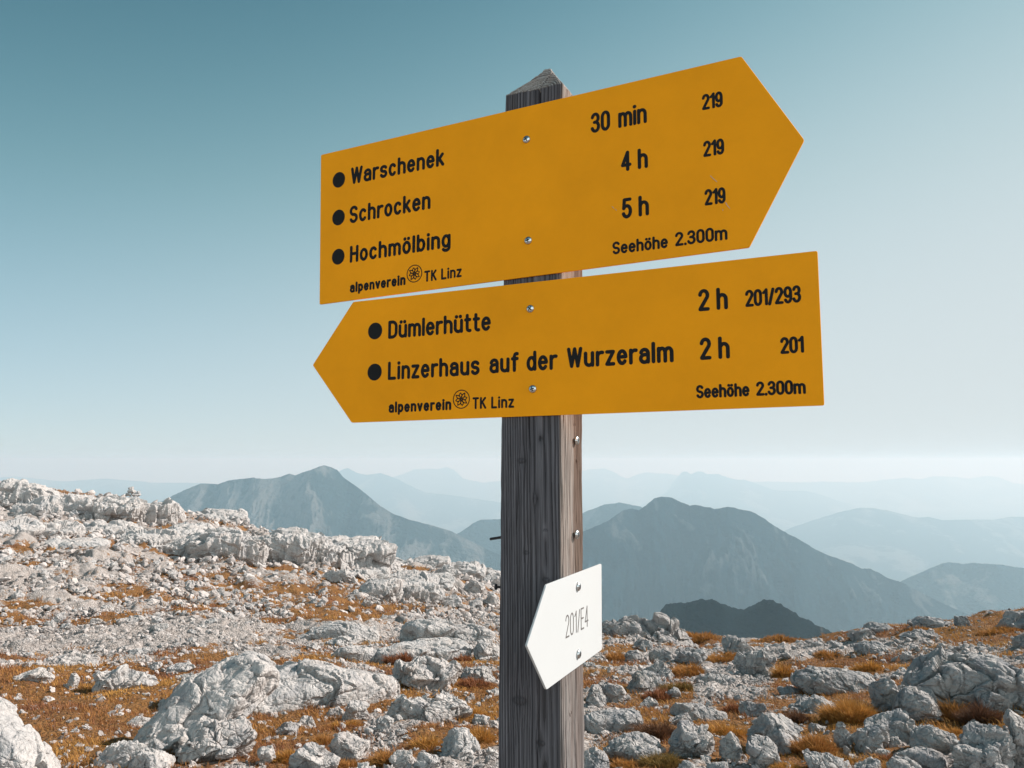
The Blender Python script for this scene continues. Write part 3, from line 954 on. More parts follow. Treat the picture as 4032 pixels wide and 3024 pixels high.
X = 0.70
DOTS = lambda a, b, y: [[(a, y)], [(b, y)]]
ARCH = lambda x0, w: [(x0, 0.42)] + A(x0 + w / 2, X - 0.24, w / 2, 0.24, 175, 0) + [(x0 + w, 0)]
BOWL = lambda: A(.21, X / 2, .21, X / 2, 0, 360, 30)
Oc = lambda w=.42: A(w / 2, .72, w / 2, .28, 0, 180, 14) + A(w / 2, .28, w / 2, .28, 180, 360, 14) + [(w, .72)]
G = {
    'a': (.42, [A(.215, .48, .205, .22, 165, 0) + [(.42, 0)], [(.42, .42)] + A(.21, .2, .21, .21, 95, 330)]),
    'b': (.42, [[(0, 1), (0, 0)], BOWL()]), 'd': (.42, [[(.42, 1), (.42, 0)], BOWL()]),
    'c': (.40, [A(.21, X / 2, .21, X / 2, 42, 318, 24)]),
    'e': (.42, [[(.02, .37), (.41, .37)], A(.21, X / 2, .21, X / 2, 4, 318, 26)]),
    'f': (.32, [A(.26, .8, .14, .2, 70, 180) + [(.12, 0)], [(0, X), (.3, X)]]),
    'g': (.42, [BOWL(), [(.42, X)] + [(.42, -.08)] + A(.21, -.1, .21, .17, 0, -150)]),
    'h': (.42, [[(0, 1), (0, 0)], ARCH(0, .42)]), 'n': (.42, [[(0, X), (0, 0)], ARCH(0, .42)]),
    'i': (.0, [[(0, X), (0, 0)], [(0, .97)]]), 'l': (.0, [[(0, 1), (0, 0)]]),
    'k': (.40, [[(0, 1), (0, 0)], [(.36, X), (.02, .27)], [(.14, .40), (.40, 0)]]),
    'm': (.72, [[(0, X), (0, 0)], ARCH(0, .36), ARCH(.36, .36)]),
    'o': (.42, [BOWL()]), 'ö': (.42, [BOWL()] + DOTS(.08, .34, .95)),
    'ü': (.42, [[(0, X)] + A(.21, .22, .21, .22, 180, 355) + [(.42, .3)], [(.42, X), (.42, 0)]] + DOTS(.08, .34, .95)),
    'u': (.42, [[(0, X)] + A(.21, .22, .21, .22, 180, 355) + [(.42, .3)], [(.42, X), (.42, 0)]]),
    'p': (.42, [[(0, X), (0, -.27)], BOWL()]), 'r': (.27, [[(0, X), (0, 0)], [(0, .40)] + A(.24, X - .26, .24, .26, 175, 75)]),
    's': (.38, [A(.19, .53, .19, .17, 25, 270) + A(.19, .18, .19, .18, 88, -158)]),
    't': (.30, [[(.11, .97)] + [(.11, .16)] + A(.26, .16, .15, .16, 185, 285), [(0, X), (.28, X)]]),
    'v': (.40, [[(0, X), (.2, 0)], [(.4, X), (.2, 0)]]), 'z': (.38, [[(0, X), (.37, X)], [(.37, X), (0, 0)], [(0, 0), (.38, 0)]]),
    'S': (.46, [A(.23, .745, .23, .255, 25, 268) + A(.23, .245, .23, .245, 86, -158)]),
    'W': (.74, [[(0, 1), (.18, 0)], [(.18, 0), (.37, 1)], [(.37, 1), (.56, 0)], [(.56, 0), (.74, 1)]]),
    'H': (.46, [[(0, 1), (0, 0)], [(.46, 1), (.46, 0)], [(0, .52), (.46, .52)]]),
    'D': (.48, [[(0, 1), (0, 0)], [(0, 1), (.2, 1)] + A(.2, .70, .28, .30, 85, 0) + A(.2, .30, .28, .30, 0, -90) + [(0, 0)]]),
    'L': (.40, [[(0, 1), (0, 0)], [(0, 0), (.4, 0)]]), 'T': (.48, [[(0, 1), (.48, 1)], [(.24, 1), (.24, 0)]]),
    'K': (.46, [[(0, 1), (0, 0)], [(.43, 1), (.01, .42)], [(.15, .58), (.46, 0)]]),
    'E': (.40, [[(0, 1), (0, 0)], [(0, 1), (.4, 1)], [(0, .52), (.36, .52)], [(0, 0), (.4, 0)]]),
    '0': (.42, [Oc()]), '1': (.20, [[(0, .80), (.10, .87), (.2, 1)], [(.2, 1), (.2, 0)]]),
    '2': (.42, [A(.21, .755, .21, .245, 172, -28) + [(.0, .02)], [(0, 0), (.43, 0)]]),
    '3': (.42, [A(.2, .76, .2, .24, 165, -88), A(.2, .265, .22, .265, 92, -162), [(.14, .525), (.22, .525)]]),
    '4': (.46, [[(.32, 1), (0, .27)], [(0, .27), (.46, .27)], [(.32, 1), (.32, 0)]]),
    '5': (.42, [[(.40, 1), (.06, 1)], [(.06, 1), (.02, .50)], [(.02, .50)] + A(.2, .32, .22, .32, 130, -158)]),
    '9': (.42, [A(.21, .69, .21, .31, 0, 360, 26), [(.42, .69)] + [(.42, .3)] + A(.21, .27, .21, .27, 0, -155)]),
    '/': (.28, [[(0, -.03), (.28, 1.0)]]), '.': (.0, [[(0, 0.0)]]),
}


def stroke_mesh(strokes, sw, face, h0=0.00025):
    """strokes: polylines in metres (x, z); returns verts (x, d, z), faces.  Flat-topped ribbons with round ends"""
    V, F = [], []
    hw = sw / 2
    for si, st in enumerate(strokes):
        P = [np.array(st[0], float)]
        for p in st[1:]:
            p = np.array(p, float)
            if np.linalg.norm(p - P[-1]) > sw * 0.04:
                P.append(p)
        h = h0 + (si % 7) * 0.000018
        if len(P) == 1:
            c = P[0]
            ring = [(c[0] + hw * 1.12 * cos(t), c[1] + hw * 1.12 * sin(t)) for t in np.linspace(0, 2 * pi, 16, endpoint=False)]
        else:
            P = np.array(P)
            T = np.gradient(P, axis=0)
            T[0] = P[1] - P[0]; T[-1] = P[-1] - P[-2]
            T /= np.linalg.norm(T, axis=1)[:, None]
            Nn = np.stack([-T[:, 1], T[:, 0]], 1)
            left = P + Nn * hw; right = P - Nn * hw
            a1 = math.atan2(T[-1][1], T[-1][0]); a0 = math.atan2(T[0][1], T[0][0])
            capE = [P[-1] + hw * np.array([cos(a1 + t), sin(a1 + t)]) for t in np.linspace(pi / 2, -pi / 2, 8)[1:-1]]
            capS = [P[0] + hw * np.array([cos(a0 + pi + t), sin(a0 + pi + t)]) for t in np.linspace(pi / 2, -pi / 2, 8)[1:-1]]
            b = len(V)
            n = len(P)
            for q in left: V.append((q[0], h, q[1]))
            for q in right: V.append((q[0], h, q[1]))
            for i in range(n - 1):
                F.append([b + i, b + i + 1, b + n + i + 1, b + n + i])
            e0 = len(V)
            for q in capE: V.append((q[0], h, q[1]))
            F.append([b + n - 1] + list(range(e0, e0 + len(capE))) + [b + 2 * n - 1])
            s0 = len(V)
            for q in capS: V.append((q[0], h, q[1]))
            F.append([b + n] + list(range(s0, s0 + len(capS))) + [b])
            rim = [b + i for i in range(n)] + list(range(e0, e0 + len(capE))) + [b + n + i for i in range(n - 1, -1, -1)] + list(range(s0, s0 + len(capS)))
            k0 = len(V)
            for r_ in rim:
                V.append((V[r_][0], -0.0003, V[r_][2]))
            m = len(rim)
            for i in range(m):
                j = (i + 1) % m
                F.append([rim[i], rim[j], k0 + j, k0 + i])
            continue
        b = len(V); m = len(ring)
        for q in ring: V.append((q[0], h, q[1]))
        for q in ring: V.append((q[0], -0.0003, q[1]))
        F.append(list(range(b, b + m)))
        for i in range(m):
            j = (i + 1) % m
            F.append([b + i, b + j, b + m + j, b + m + i])
    V = np.array(V)
    return V, F


def put(name, V, F, mat, parent, side=False):
    if side:
        W = L(np.full(len(V), SIDEX) + V[:, 1], V[:, 0], V[:, 2])
    else:
        W = L(V[:, 0], 0.955 - V[:, 1], V[:, 2])
    return mesh_obj(name, W, F, mat, parent, smooth=False)


def text(s, x0, x1, z0, z1, H, sw, parent, gap=0.30, space=0.42, mat=None, side=False, name='lettering'):
    """one line of lettering from x0 to x1, baseline z0 (left) to z1 (right), cap height H, stroke width sw"""
    swu = sw / H
    x = 0.0
    st = []
    for ch in s:
        if ch == ' ':
            x += space
            continue
        w, ss = G[ch]
        for q in ss:
            st.append([(px + x, py) for px, py in q])
        x += w + gap
    wid = x - gap
    ax0, ax1 = x0 + sw / 2, x1 - sw / 2
    out = []
    for q in st:
        o = []
        for px, py in q:
            t = px / wid
            o.append((ax0 + t * (ax1 - ax0), z0 + t * (z1 - z0) + sw / 2 + py * (H - sw)))
        out.append(o)
    V, F = stroke_mesh(out, sw, None)
    ob = put(name, V, F, mat or M_BLACK, parent, side)
    if side:
        ob['label'] = 'thin grey engraved lettering'
    return ob


def disc(x, z, rx, rz, parent, name='bullet_dot'):
    t = np.linspace(0, 2 * pi, 40, endpoint=False)
    V = np.concatenate([np.stack([x + rx * np.cos(t), np.full(40, .00028), z + rz * np.sin(t)], 1), np.stack([x + rx * np.cos(t), np.full(40, -.0003), z + rz * np.sin(t)], 1)])
    F = [list(range(40))] + [[i, (i + 1) % 40, 40 + (i + 1) % 40, 40 + i] for i in range(40)]
    return put(name, V, F, M_BLACK, parent)


def emblem(x, z, r, parent):
    st = [[(x + r * cos(t), z + r * sin(t)) for t in np.linspace(0, 2 * pi, 49)]]
    n = 8
    for k in range(n):
        a = pi / 2 + 2 * pi * k / n + 0.2
        ro = r * (0.80 if k % 2 else 0.70); da = 0.40
        tip = (x + ro * cos(a), z + ro * sin(a))
        for sg in (-1, 1):
            b = (x + r * 0.34 * cos(a + sg * da), z + r * 0.34 * sin(a + sg * da))
            m = (x + r * 0.56 * cos(a + sg * 0.26), z + r * 0.56 * sin(a + sg * 0.26))
            st.append([b, m, tip])
    for (dx, dz) in [(0, .17), (.16, .04), (-.16, .05), (.09, -.15), (-.10, -.14)]:
        st.append([(x + r * (dx + .085 * cos(t)), z + r * (dz + .085 * sin(t))) for t in np.linspace(0, 2 * pi, 13)])
    V, F = stroke_mesh(st, r * 0.105, None)
    o = put('emblem', V, F, M_BLACK, parent)
    o['label'] = 'round black edelweiss emblem'
    return o


SW = 0.0050
text('Warschenek', -0.7282, -0.5549, 0.4425, 0.4450, 0.0282, SW, b_up)
text('Schrocken', -0.7290, -0.5784, 0.3780, 0.3808, 0.0285, SW, b_up)
text('Hochmölbing', -0.7267, -0.5428, 0.3134, 0.3168, 0.0278, SW, b_up)
disc(-0.7521, 0.4544, 0.0124, 0.0130, b_up); disc(-0.7509, 0.3913, 0.0124, 0.0130, b_up); disc(-0.7496, 0.3263, 0.0124, 0.0130, b_up)
text('alpenverein', -0.7252, -0.6213, 0.2648, 0.2672, 0.0168, 0.0037, b_up, gap=0.36)
emblem(-0.6055, 0.2833, 0.0131, b_up)
text('TK Linz', -0.5880, -0.5235, 0.2682, 0.2696, 0.0172, 0.0031, b_up, space=0.40)
text('30 min', -0.3214, -0.2423, 0.4512, 0.4514, 0.0290, 0.0046, b_up, gap=0.26, space=0.50)
text('4 h', -0.2792, -0.2420, 0.3890, 0.3888, 0.0284, 0.0047, b_up, space=0.30)
text('5 h', -0.2789, -0.2418, 0.3233, 0.3237, 0.0284, 0.0047, b_up, space=0.30)
for zz in (0.4538, 0.3905, 0.3259):
    text('219', -0.1691, -0.1427, zz, zz - 0.0003, 0.0214, 0.0036, b_up, gap=0.24)
text('Seehöhe', -0.2927, -0.2175, 0.2760, 0.2764, 0.0176, 0.0033, b_up, gap=0.27)
text('2.300m', -0.2081, -0.1418, 0.2772, 0.2778, 0.0186, 0.0033, b_up, gap=0.24)

text('Dümlerhütte', -0.6512, -0.4753, 0.1858, 0.1861, 0.0282, SW, b_lo, gap=0.27)
text('Linzerhaus', -0.6505, -0.4932, 0.1223, 0.1229, 0.0284, SW, b_lo, gap=0.30)
text('auf', -0.4775, -0.4310, 0.1240, 0.1243, 0.0284, SW, b_lo)
text('der', -0.4195, -0.3735, 0.1243, 0.1243, 0.0284, SW, b_lo)
text('Wurzeralm', -0.3592, -0.2133, 0.1254, 0.1257, 0.0284, SW, b_lo)
disc(-0.6755, 0.2000, 0.0131, 0.0131, b_lo); disc(-0.6750, 0.1359, 0.0131, 0.0131, b_lo)
text('alpenverein', -0.6481, -0.5394, 0.0722, 0.0735, 0.0170, 0.0037, b_lo, gap=0.36)
emblem(-0.5228, 0.0888, 0.0132, b_lo)
text('TK Linz', -0.5046, -0.4386, 0.0736, 0.0739, 0.0172, 0.0031, b_lo, space=0.40)
text('2 h', -0.1804, -0.1438, 0.1890, 0.1889, 0.0284, 0.0047, b_lo, space=0.30)
text('2 h', -0.1800, -0.1432, 0.1266, 0.1266, 0.0284, 0.0047, b_lo, space=0.30)
text('201/293', -0.1228, -0.0578, 0.1896, 0.1899, 0.0214, 0.0036, b_lo, gap=0.24)
text('201', -0.0837, -0.0569, 0.1284, 0.1286, 0.0206, 0.0036, b_lo, gap=0.24)
text('Seehöhe', -0.1859, -0.1211, 0.0780, 0.0786, 0.0170, 0.0033, b_lo, gap=0.27)
text('2.300m', -0.1134, -0.0567, 0.0787, 0.0791, 0.0176, 0.0033, b_lo, gap=0.24)
text('201/E4', 0.9610, 1.0525, -0.2345, -0.2362, 0.0298, 0.0021, b_wh, gap=0.22, mat=M_GREYINK, side=True)

st_ = [[(-0.1608, .3642), (-0.1575, .3600), (-0.153, .3551)], [(-0.1430, .3262), (-0.1405, .3215), (-0.138, .3180)], [(-0.1469, .3180), (-0.1466, .3165)], [(-0.2924, .3427), (-0.2900, .3400)], [(-0.2880, .3383), (-0.2863, .3366)]]
for q_ in st_:
    V_, F_ = stroke_mesh([q_], 0.0007, None, 0.0004)
    put('scratch', V_, F_, M_SCRATCH, b_up)


def screw(name_parent, x, y, z, r=0.0058, side=False, ang=0.3, stand=0.0):
    """pan-head screw with a cross recess; axis along -y (front) or +x (side)"""
    prof = [(1.0, -0.0004), (1.0, 0.0006), (0.97, 0.0012), (0.88, 0.0020), (0.72, 0.0027), (0.5, 0.0031), (0.25, 0.0033)]
    n = 28
    V, F = [], []
    if stand:
        prof = [(0.45, -stand - 0.004), (0.45, 0.0)] + prof
    for (k, h) in prof:
        for i in range(n):
            t = 2 * pi * i / n
            V.append((r * k * cos(t), h + stand, r * k * sin(t)))
    for a in range(len(prof) - 1):
        for i in range(n):
            j = (i + 1) % n
            F.append([a * n + i, a * n + j, (a + 1) * n + j, (a + 1) * n + i])
    F.append([(len(prof) - 1) * n + i for i in range(n)])
    V = np.array(V)
    # recess: cross bars standing a hair proud, dark
    C, CF = [], []
    for q in (0, 1):
        a = ang + q * pi / 2
        d = np.array([cos(a), sin(a)]); p = np.array([-d[1], d[0]])
        b = len(C)
        ln = 11
        top = []
        for i in range(ln):
            s = (i / (ln - 1) - 0.5) * 2 * 0.58
            rad = abs(s)
            hh = np.interp(rad, [0, .25, .5, .72], [0.0033, 0.0033, 0.0031, 0.0027]) + 0.00008 + 0.00004 * q + stand
            w = 0.17 * (1 - 0.35 * rad / 0.58)
            for sg in (-1, 1):
                xy = d * s + p * w * sg
                C.append((r * xy[0], hh, r * xy[1]))
        for i in range(ln - 1):
            CF.append([b + 2 * i, b + 2 * i + 1, b + 2 * i + 3, b + 2 * i + 2])
    C = np.array(C)

    def conv(M):
        if side:
            return L(x + M[:, 1], y + M[:, 0], z + M[:, 2])
        return L(x + M[:, 0], y - M[:, 1], z + M[:, 2])
    o = mesh_obj('screw', conv(V), F, M_STEEL, name_parent, smooth=True)
    if name_parent is post_root:
        mesh_obj('cross_recess', conv(C), CF, M_DARKSTEEL, o, smooth=False)
    else:                                            # board > screw is already two levels deep: the recess is a second material of the head
        me = o.data
        me.materials.append(M_DARKSTEEL)
        nv = len(V)
        W = np.concatenate([conv(V), conv(C)])
        FF = F + [[i + nv for i in f] for f in CF]
        o2 = mesh_obj('screw', W, FF, M_STEEL, name_parent, smooth=True)
        o2.data.materials.append(M_DARKSTEEL)
        mi = np.zeros(len(FF), np.int32); mi[len(F):] = 1
        o2.data.polygons.foreach_set('material_index', mi)
        bpy.data.objects.remove(o)
        return o2
    return o


for (x, z, a) in [(-0.4187, 0.4606, .5), (-0.4164, 0.3111, .3)]:
    screw(b_up, x, 0.955, z, ang=a)
for (x, z, a) in [(-0.4134, 0.2124, .9), (-0.4101, 0.0991, .2)]:
    screw(b_lo, x, 0.955, z, ang=a)
for (y, z, a) in [(1.0095, -0.1742, .6), (1.0085, -0.2650, .2)]:
    screw(b_wh, SIDEX, y, z, r=0.0062, side=True, ang=a, stand=0.0006)
for (y, z, a) in [(1.0105, 0.0286, .4), (1.0075, -0.1025, .9)]:
    screw(post_root, -0.3698, y, z, r=0.0064, side=True, ang=a, stand=0.0032)


def rod(name, p0, p1, r, mat, parent, head=0.0):
    p0 = np.array(p0); p1 = np.array(p1)
    d = (p1 - p0) / np.linalg.norm(p1 - p0)
    a = np.cross(d, [0, 0, 1.0]); a /= np.linalg.norm(a); b = np.cross(d, a)
    n = 12
    secs = [(p0, r * 0.8), (p0 + d * r * .3, r), (p1, r)]
    if head:
        secs = [(p0, head * .6), (p0 + d * .0008, head), (p0 + d * 0.0025, head), (p0 + d * 0.003, r), (p1, r)]
    V = [c + rr * (a * cos(2 * pi * i / n) + b * sin(2 * pi * i / n)) for c, rr in secs for i in range(n)]
    F = [list(range(n))[::-1]]
    for k in range(len(secs) - 1):
        for i in range(n):
            j = (i + 1) % n
            F.append([k * n + i, k * n + j, (k + 1) * n + j, (k + 1) * n + i])
    V = np.array(V)
    return mesh_obj(name, L(V[:, 0], V[:, 1], V[:, 2]), F, mat, parent)


o = rod('nail', (-0.4842, 0.972, -0.1107), (-0.450, 0.972, -0.1045), 0.0019, M_NAIL, post_root)
o['label'] = 'headless dark nail sticking out of the left side'
o = rod('nail', (-0.4762, 0.972, -0.1765), (-0.450, 0.972, -0.1765), 0.0016, M_NAIL, post_root, head=0.0042)
o['label'] = 'dark nail with a round head on the left side'

# ------------------------------------------------------------------ boulders
def _icosphere(sub):
    t = (1 + 5 ** .5) / 2
    v = [(-1, t, 0), (1, t, 0), (-1, -t, 0), (1, -t, 0), (0, -1, t), (0, 1, t), (0, -1, -t), (0, 1, -t), (t, 0, -1), (t, 0, 1), (-t, 0, -1), (-t, 0, 1)]
    f = [(0, 11, 5), (0, 5, 1), (0, 1, 7), (0, 7, 10), (0, 10, 11), (1, 5, 9), (5, 11, 4), (11, 10, 2), (10, 7, 6), (7, 1, 8), (3, 9, 4), (3, 4, 2), (3, 2, 6), (3, 6, 8), (3, 8, 9), (4, 9, 5), (2, 4, 11), (6, 2, 10), (8, 6, 7), (9, 8, 1)]
    V = np.array(v, float); F = np.array(f)
    V /= np.linalg.norm(V, axis=1)[:, None]
    for _ in range(sub):
        e = np.sort(np.concatenate([F[:, [0, 1]], F[:, [1, 2]], F[:, [2, 0]]]), axis=1)
        ue, inv = np.unique(e, axis=0, return_inverse=True)
        inv = inv.ravel()
        m = V[ue].mean(1)
        m /= np.linalg.norm(m, axis=1)[:, None]
        b = len(V); n = len(F)
        ab, bc, ca = b + inv[:n], b + inv[n:2 * n], b + inv[2 * n:]
        V = np.concatenate([V, m])
        F = np.concatenate([np.stack([F[:, 0], ab, ca], 1), np.stack([F[:, 1], bc, ab], 1), np.stack([F[:, 2], ca, bc], 1), np.stack([ab, bc, ca], 1)])
    return V, F


ICO = {k: _icosphere(k) for k in range(1, 7)}


def rock_shape(seed, dims, sub, planes=14, sharp=34.0, rough=0.05, flute=0.0, cracks=0.5, boxy=2.4):
    """weathered limestone block about the origin; dims = full width, depth, height (metres)"""
    r = np.random.default_rng(seed)
    V, F = ICO[sub]
    n = r.normal(size=(planes, 3)); n /= np.linalg.norm(n, axis=1)[:, None]
    h = r.uniform(0.56, 0.94, planes) if boxy < 3 else r.uniform(0.80, 1.15, planes)
    dots = np.clip(V @ n.T, 0.02, None)
    rad = h[None, :] / dots
    rad = np.concatenate([rad, 1.04 / ((np.abs(V) ** boxy).sum(1) ** (1 / boxy))[:, None]], 1)
    soft = np.log(np.exp(-sharp * np.clip(rad, 0, 3)).sum(1)) / -sharp      # smooth minimum
    P = V * soft[:, None]
    P = P / np.abs(P).max(0)
    D = np.array(dims) / 2
    mean = float(D.mean())
    Q = P * D
    off = seed * 7.13
    S = Q / mean
    nr = V * (1 / D); nr /= np.linalg.norm(nr, axis=1)[:, None]
    warp = np.stack([fbm(S * 1.6 + off + 3, 2), fbm(S * 1.6 + off + 33, 2), fbm(S * 1.6 + off + 63, 2)], 1)
    d = rough * mean * (0.9 * fbm(S * 1.3 + off, 3) + 0.35 * (ridged(S * 3.4 + off + 40, 3, gain=.55) - 1.0))
    W_ = S * np.array([1, 1, 1.35]) + 0.22 * warp
    for n_c, ah, at_, ac, wd in ((26, 0.20, 0.34, 0.13, 0.035), (150 if sub >= 4 else 60, 0.085, 0.26, 0.075, 0.022), (620 if sub >= 5 else 0, 0.04, 0.20, 0.03, 0.012)):
        if not n_c:
            continue
        lim = np.abs(S).max(0) * np.array([1, 1, 1.35]) * 1.02
        idx, of, gap = worley(W_, n_c, r, -lim, lim)
        hc = r.uniform(-.5, .5, n_c)[idx]
        tl = r.normal(0, 1, (n_c, 3))[idx]
        k = rough / 0.055
        d = d + mean * k * (ah * hc + at_ * 0.5 * (tl * of).sum(1) - ac * cracks * np.exp(-gap / wd))
    if flute:
        a = ridged(np.stack([S[:, 0] * 2.6 + off, S[:, 1] * 2.6, S[:, 2] * 0.35], 1), 3) - 0.9
        d = d + flute * mean * a * (1 - np.abs(nr[:, 2])) ** 0.5
    return Q + nr * d[:, None], F


ROCKS_PX = []          # (u, v, half width, name) of every placed hero rock, for the fillers' labels


def boulder(u, v, w, h, label, name='boulder', short=None, cat=None, sub=None, seed=None, roll=0.0, flute=0.0, depth=0.85, planes=14, rough=0.055, sharp=34.0, sink=0.30, yaw=None, cracks=0.5, top=None, group='limestone boulders on the mountainside'):
    """a boulder whose foot shows at photo pixel (u, v), about w x h pixels there"""
    seed = seed if seed is not None else int(u * 13 + v * 7) % 9973
    r = random.Random(seed)
    p, Y = at(u, v)
    k = Y / FPX
    if group == OUT: w *= 1.5
    W = w * k
    dep = math.atan2(-p.z, p.y)
    D = depth * W
    H = max(h * k - 0.45 * D * math.sin(dep), 0.45 * h * k) * 0.92
    full = H * (1 + sink) + 0.10 * W
    if sub is None:
        sub = 6 if w > 260 else 5 if w > 70 else 4
    V, F = rock_shape(seed, (W, D, full), sub, planes, sharp, rough * ROUGH * (0.48 if name == 'rock_slab' else 0.82), flute * .8, cracks, 4.5 if name == 'rock_outcrop' else 3.4 if name == 'rock_slab' else 2.4)
    az = math.atan2(p.x, p.y)
    M = Matrix.Rotation(-az + (r.uniform(-.3, .3) if yaw is None else yaw), 3, 'Z') @ Matrix.Rotation(-roll, 3, 'Y') @ Matrix.Rotation(r.uniform(-.08, .12), 3, 'X')
    V = V @ np.array(M).T
    c = np.array([p.x + sin(az) * D * 0.42, p.y + cos(az) * D * 0.42, 0.0])
    gz = float(ground_z([c[0]], [c[1]])[0])
    V[:, 2] += -V[:, 2].max() + (top * k if top else H)
    zb = max(gz, p.z) if abs(gz - p.z) < 0.4 * H + .05 else p.z
    o = mesh_obj(name, V, F, M_ROCK_GREY if u > 2250 else M_ROCK, smooth=False, loc=(c[0], c[1], zb + CAMZ - 0.02 * H))
    assert len(label.split()) <= 16
    tag(o, label, cat or {'boulder': 'boulder', 'rock_slab': 'rock slab', 'rock_outcrop': 'rock outcrop', 'stone': 'stone'}[name], group)
    ROCKS_PX.append((u, v - h / 2, w / 2, short or label))
    return o


B = boulder
ROUGH = 0.85
OUT = 'pale limestone outcrops of the left ridge'
SKY_ = 'rocks along the right skyline'
# --- left foreground
B(-10, 3160, 600, 270, 'big bright white slab cut off by the bottom left corner', 'rock_slab', 'the corner slab', roll=-0.8, planes=10, depth=0.6, seed=11, top=345, yaw=-.1)
B(1120, 2800, 900, 225, 'long whaleback slab of white limestone left of the post', 'rock_slab', 'the whaleback slab', planes=7, rough=.07, sharp=7, depth=.5, seed=23, roll=0.06, yaw=0.12)
B(770, 2960, 660, 190, 'large dark-sided leaning slab rising towards the whaleback rock', 'rock_slab', 'the leaning slab', roll=0.50, planes=10, depth=.5, seed=35, yaw=.1, top=305)
B(850, 3005, 290, 190, 'rounded pale boulder leaning in front of the big leaning slab', short='the rounded boulder', seed=41, rough=.07, planes=7)
B(480, 3015, 190, 105, 'lumpy white boulder at the bottom edge left of the leaning slab', short='the lumpy boulder', seed=44)
B(590, 3050, 170, 100, 'pale block at the bottom edge under the dark end of the leaning slab', short='the bottom edge block', seed=45)
B(475, 2722, 250, 108, 'humped grey and white boulder lying in brown grass on the left', short='the humped boulder', seed=52, rough=.07, depth=.7)
B(272, 2630, 205, 62, 'flat bright white rock above the brown grass on the left', 'stone', 'the flat white rock', seed=53, planes=7)
B(135, 2690, 140, 62, 'bright white block with a dark notch in the left grass', 'stone', 'the notched white block', seed=54, planes=7)
B(290, 2712, 48, 66, 'small upright stone standing in the left grass', 'stone', 'the upright stone', seed=55, depth=.7)
B(548, 2866, 90, 46, 'flat pale stone in the brown grass left of the leaning slab', 'stone', 'the flat stone by the leaning slab', seed=56)
B(668, 2798, 92, 48, 'low white stone in grass just left of the leaning slab top', 'stone', 'the low white stone', seed=57)
B(710, 2648, 100, 40, 'angular pale stone above the leaning slab', 'stone', 'the angular stone above the slab', seed=58)
B(730, 2677, 66, 28, 'small white stone just below the angular pale stone', 'stone', 'the small stone below the angular one', seed=59)
B(560, 2578, 95, 32, 'flat stone half sunk in orange grass at the lower edge of the scree strip', 'stone', 'the sunken flat stone', seed=60)
B(520, 2453, 104, 30, 'long white stone lying on the upper edge of the scree strip', 'stone', 'the long white stone', seed=61)
B(102, 2630, 38, 26, 'small round white stone right above the notched white block', 'stone', 'the small round stone', seed=62)
# --- left of the post
B(1400, 2838, 100, 84, 'rounded pale stone in golden grass below the whaleback slab', 'stone', 'the rounded stone', seed=71)
B(1318, 2828, 75, 52, 'grey pitted stone left of the rounded pale stone', 'stone', 'the grey pitted stone', seed=72)
B(1210, 2870, 66, 54, 'round white stone alone in the grass below the whaleback slab', 'stone', 'the lone round stone', seed=73)
B(1135, 2894, 100, 54, 'low white stone left of the lone round one', 'stone', 'the low stone', seed=74)
B(1680, 2840, 350, 130, 'broad crumbling boulder in the middle ground left of the post', short='the crumbling boulder', seed=75, rough=.07, depth=.6)
B(1680, 2716, 275, 145, 'pale boulder with a dark left face behind the crumbling boulder', short='the dark faced boulder', seed=76, rough=.07)
B(1670, 2604, 385, 82, 'long low ledge of grey limestone above the dark faced boulder', 'rock_slab', 'the grey ledge', seed=77, depth=.5)
B(1400, 2604, 180, 70, 'white ledge end right above the golden tuft of the whaleback slab', 'rock_slab', 'the white ledge end', seed=78)
B(1335, 2520, 310, 78, 'long humped ledge higher up the slope left of the post', 'rock_slab', 'the upper ledge', seed=79, depth=.5, rough=.07)
B(1360, 2545, 150, 48, 'dark hollowed rock below the long humped ledge', short='the hollowed rock', seed=80)
B(1760, 2526, 370, 98, 'broad ledge with a dark shadowed face near the post', 'rock_slab', 'the shadowed ledge', seed=81, depth=.5, rough=.07)
B(1878, 2694, 155, 76, 'domed rock close to the left side of the post', short='the domed rock', seed=82)
B(1915, 2604, 110, 98, 'dark rock half hidden by the left side of the post', short='the half hidden rock', seed=83)
B(1517, 2875, 72, 58, 'dark pointed stone below the crumbling boulder', 'stone', 'the dark pointed stone', seed=84, planes=6)
B(1564, 2852, 40, 38, 'small white stone beside the dark pointed stone', 'stone', 'the small white stone', seed=85)
B(1808, 2984, 155, 118, 'sharp pointed white boulder low in front of the post', short='the pointed white boulder', seed=86, planes=6, sharp=14)
B(1380, 3012, 175, 130, 'tall blocky pale boulder at the bottom left of the post', short='the blocky boulder', seed=87)
B(1235, 3040, 180, 118, 'white boulder with a dark left half at the bottom edge', short='the half dark boulder', seed=88, planes=7)
B(1435, 3080, 110, 80, 'pale stone at the bottom edge right of the half dark boulder', 'stone', 'the bottom stone', seed=89)
B(1588, 3022, 100, 72, 'squat grey stone at the bottom between two pale rocks', 'stone', 'the squat grey stone', seed=90)
B(1688, 3036, 100, 84, 'pale rounded stone at the bottom right of the squat grey stone', 'stone', 'the pale bottom stone', seed=91)
B(1043, 3012, 70, 74, 'upright pale stone at the bottom edge right of the rounded boulder', 'stone', 'the upright pale stone', seed=92)
B(1294, 2758, 64, 42, 'white stone at the lower lip of the golden tuft', 'stone', 'the lip stone', seed=93)
B(1893, 2848, 70, 34, 'flat grey stone in the grass close to the post', 'stone', 'the flat grey stone', seed=94)
B(1233, 2562, 60, 30, 'small white stone on top of the whaleback slab', 'stone', 'the stone on the whaleback', seed=95)
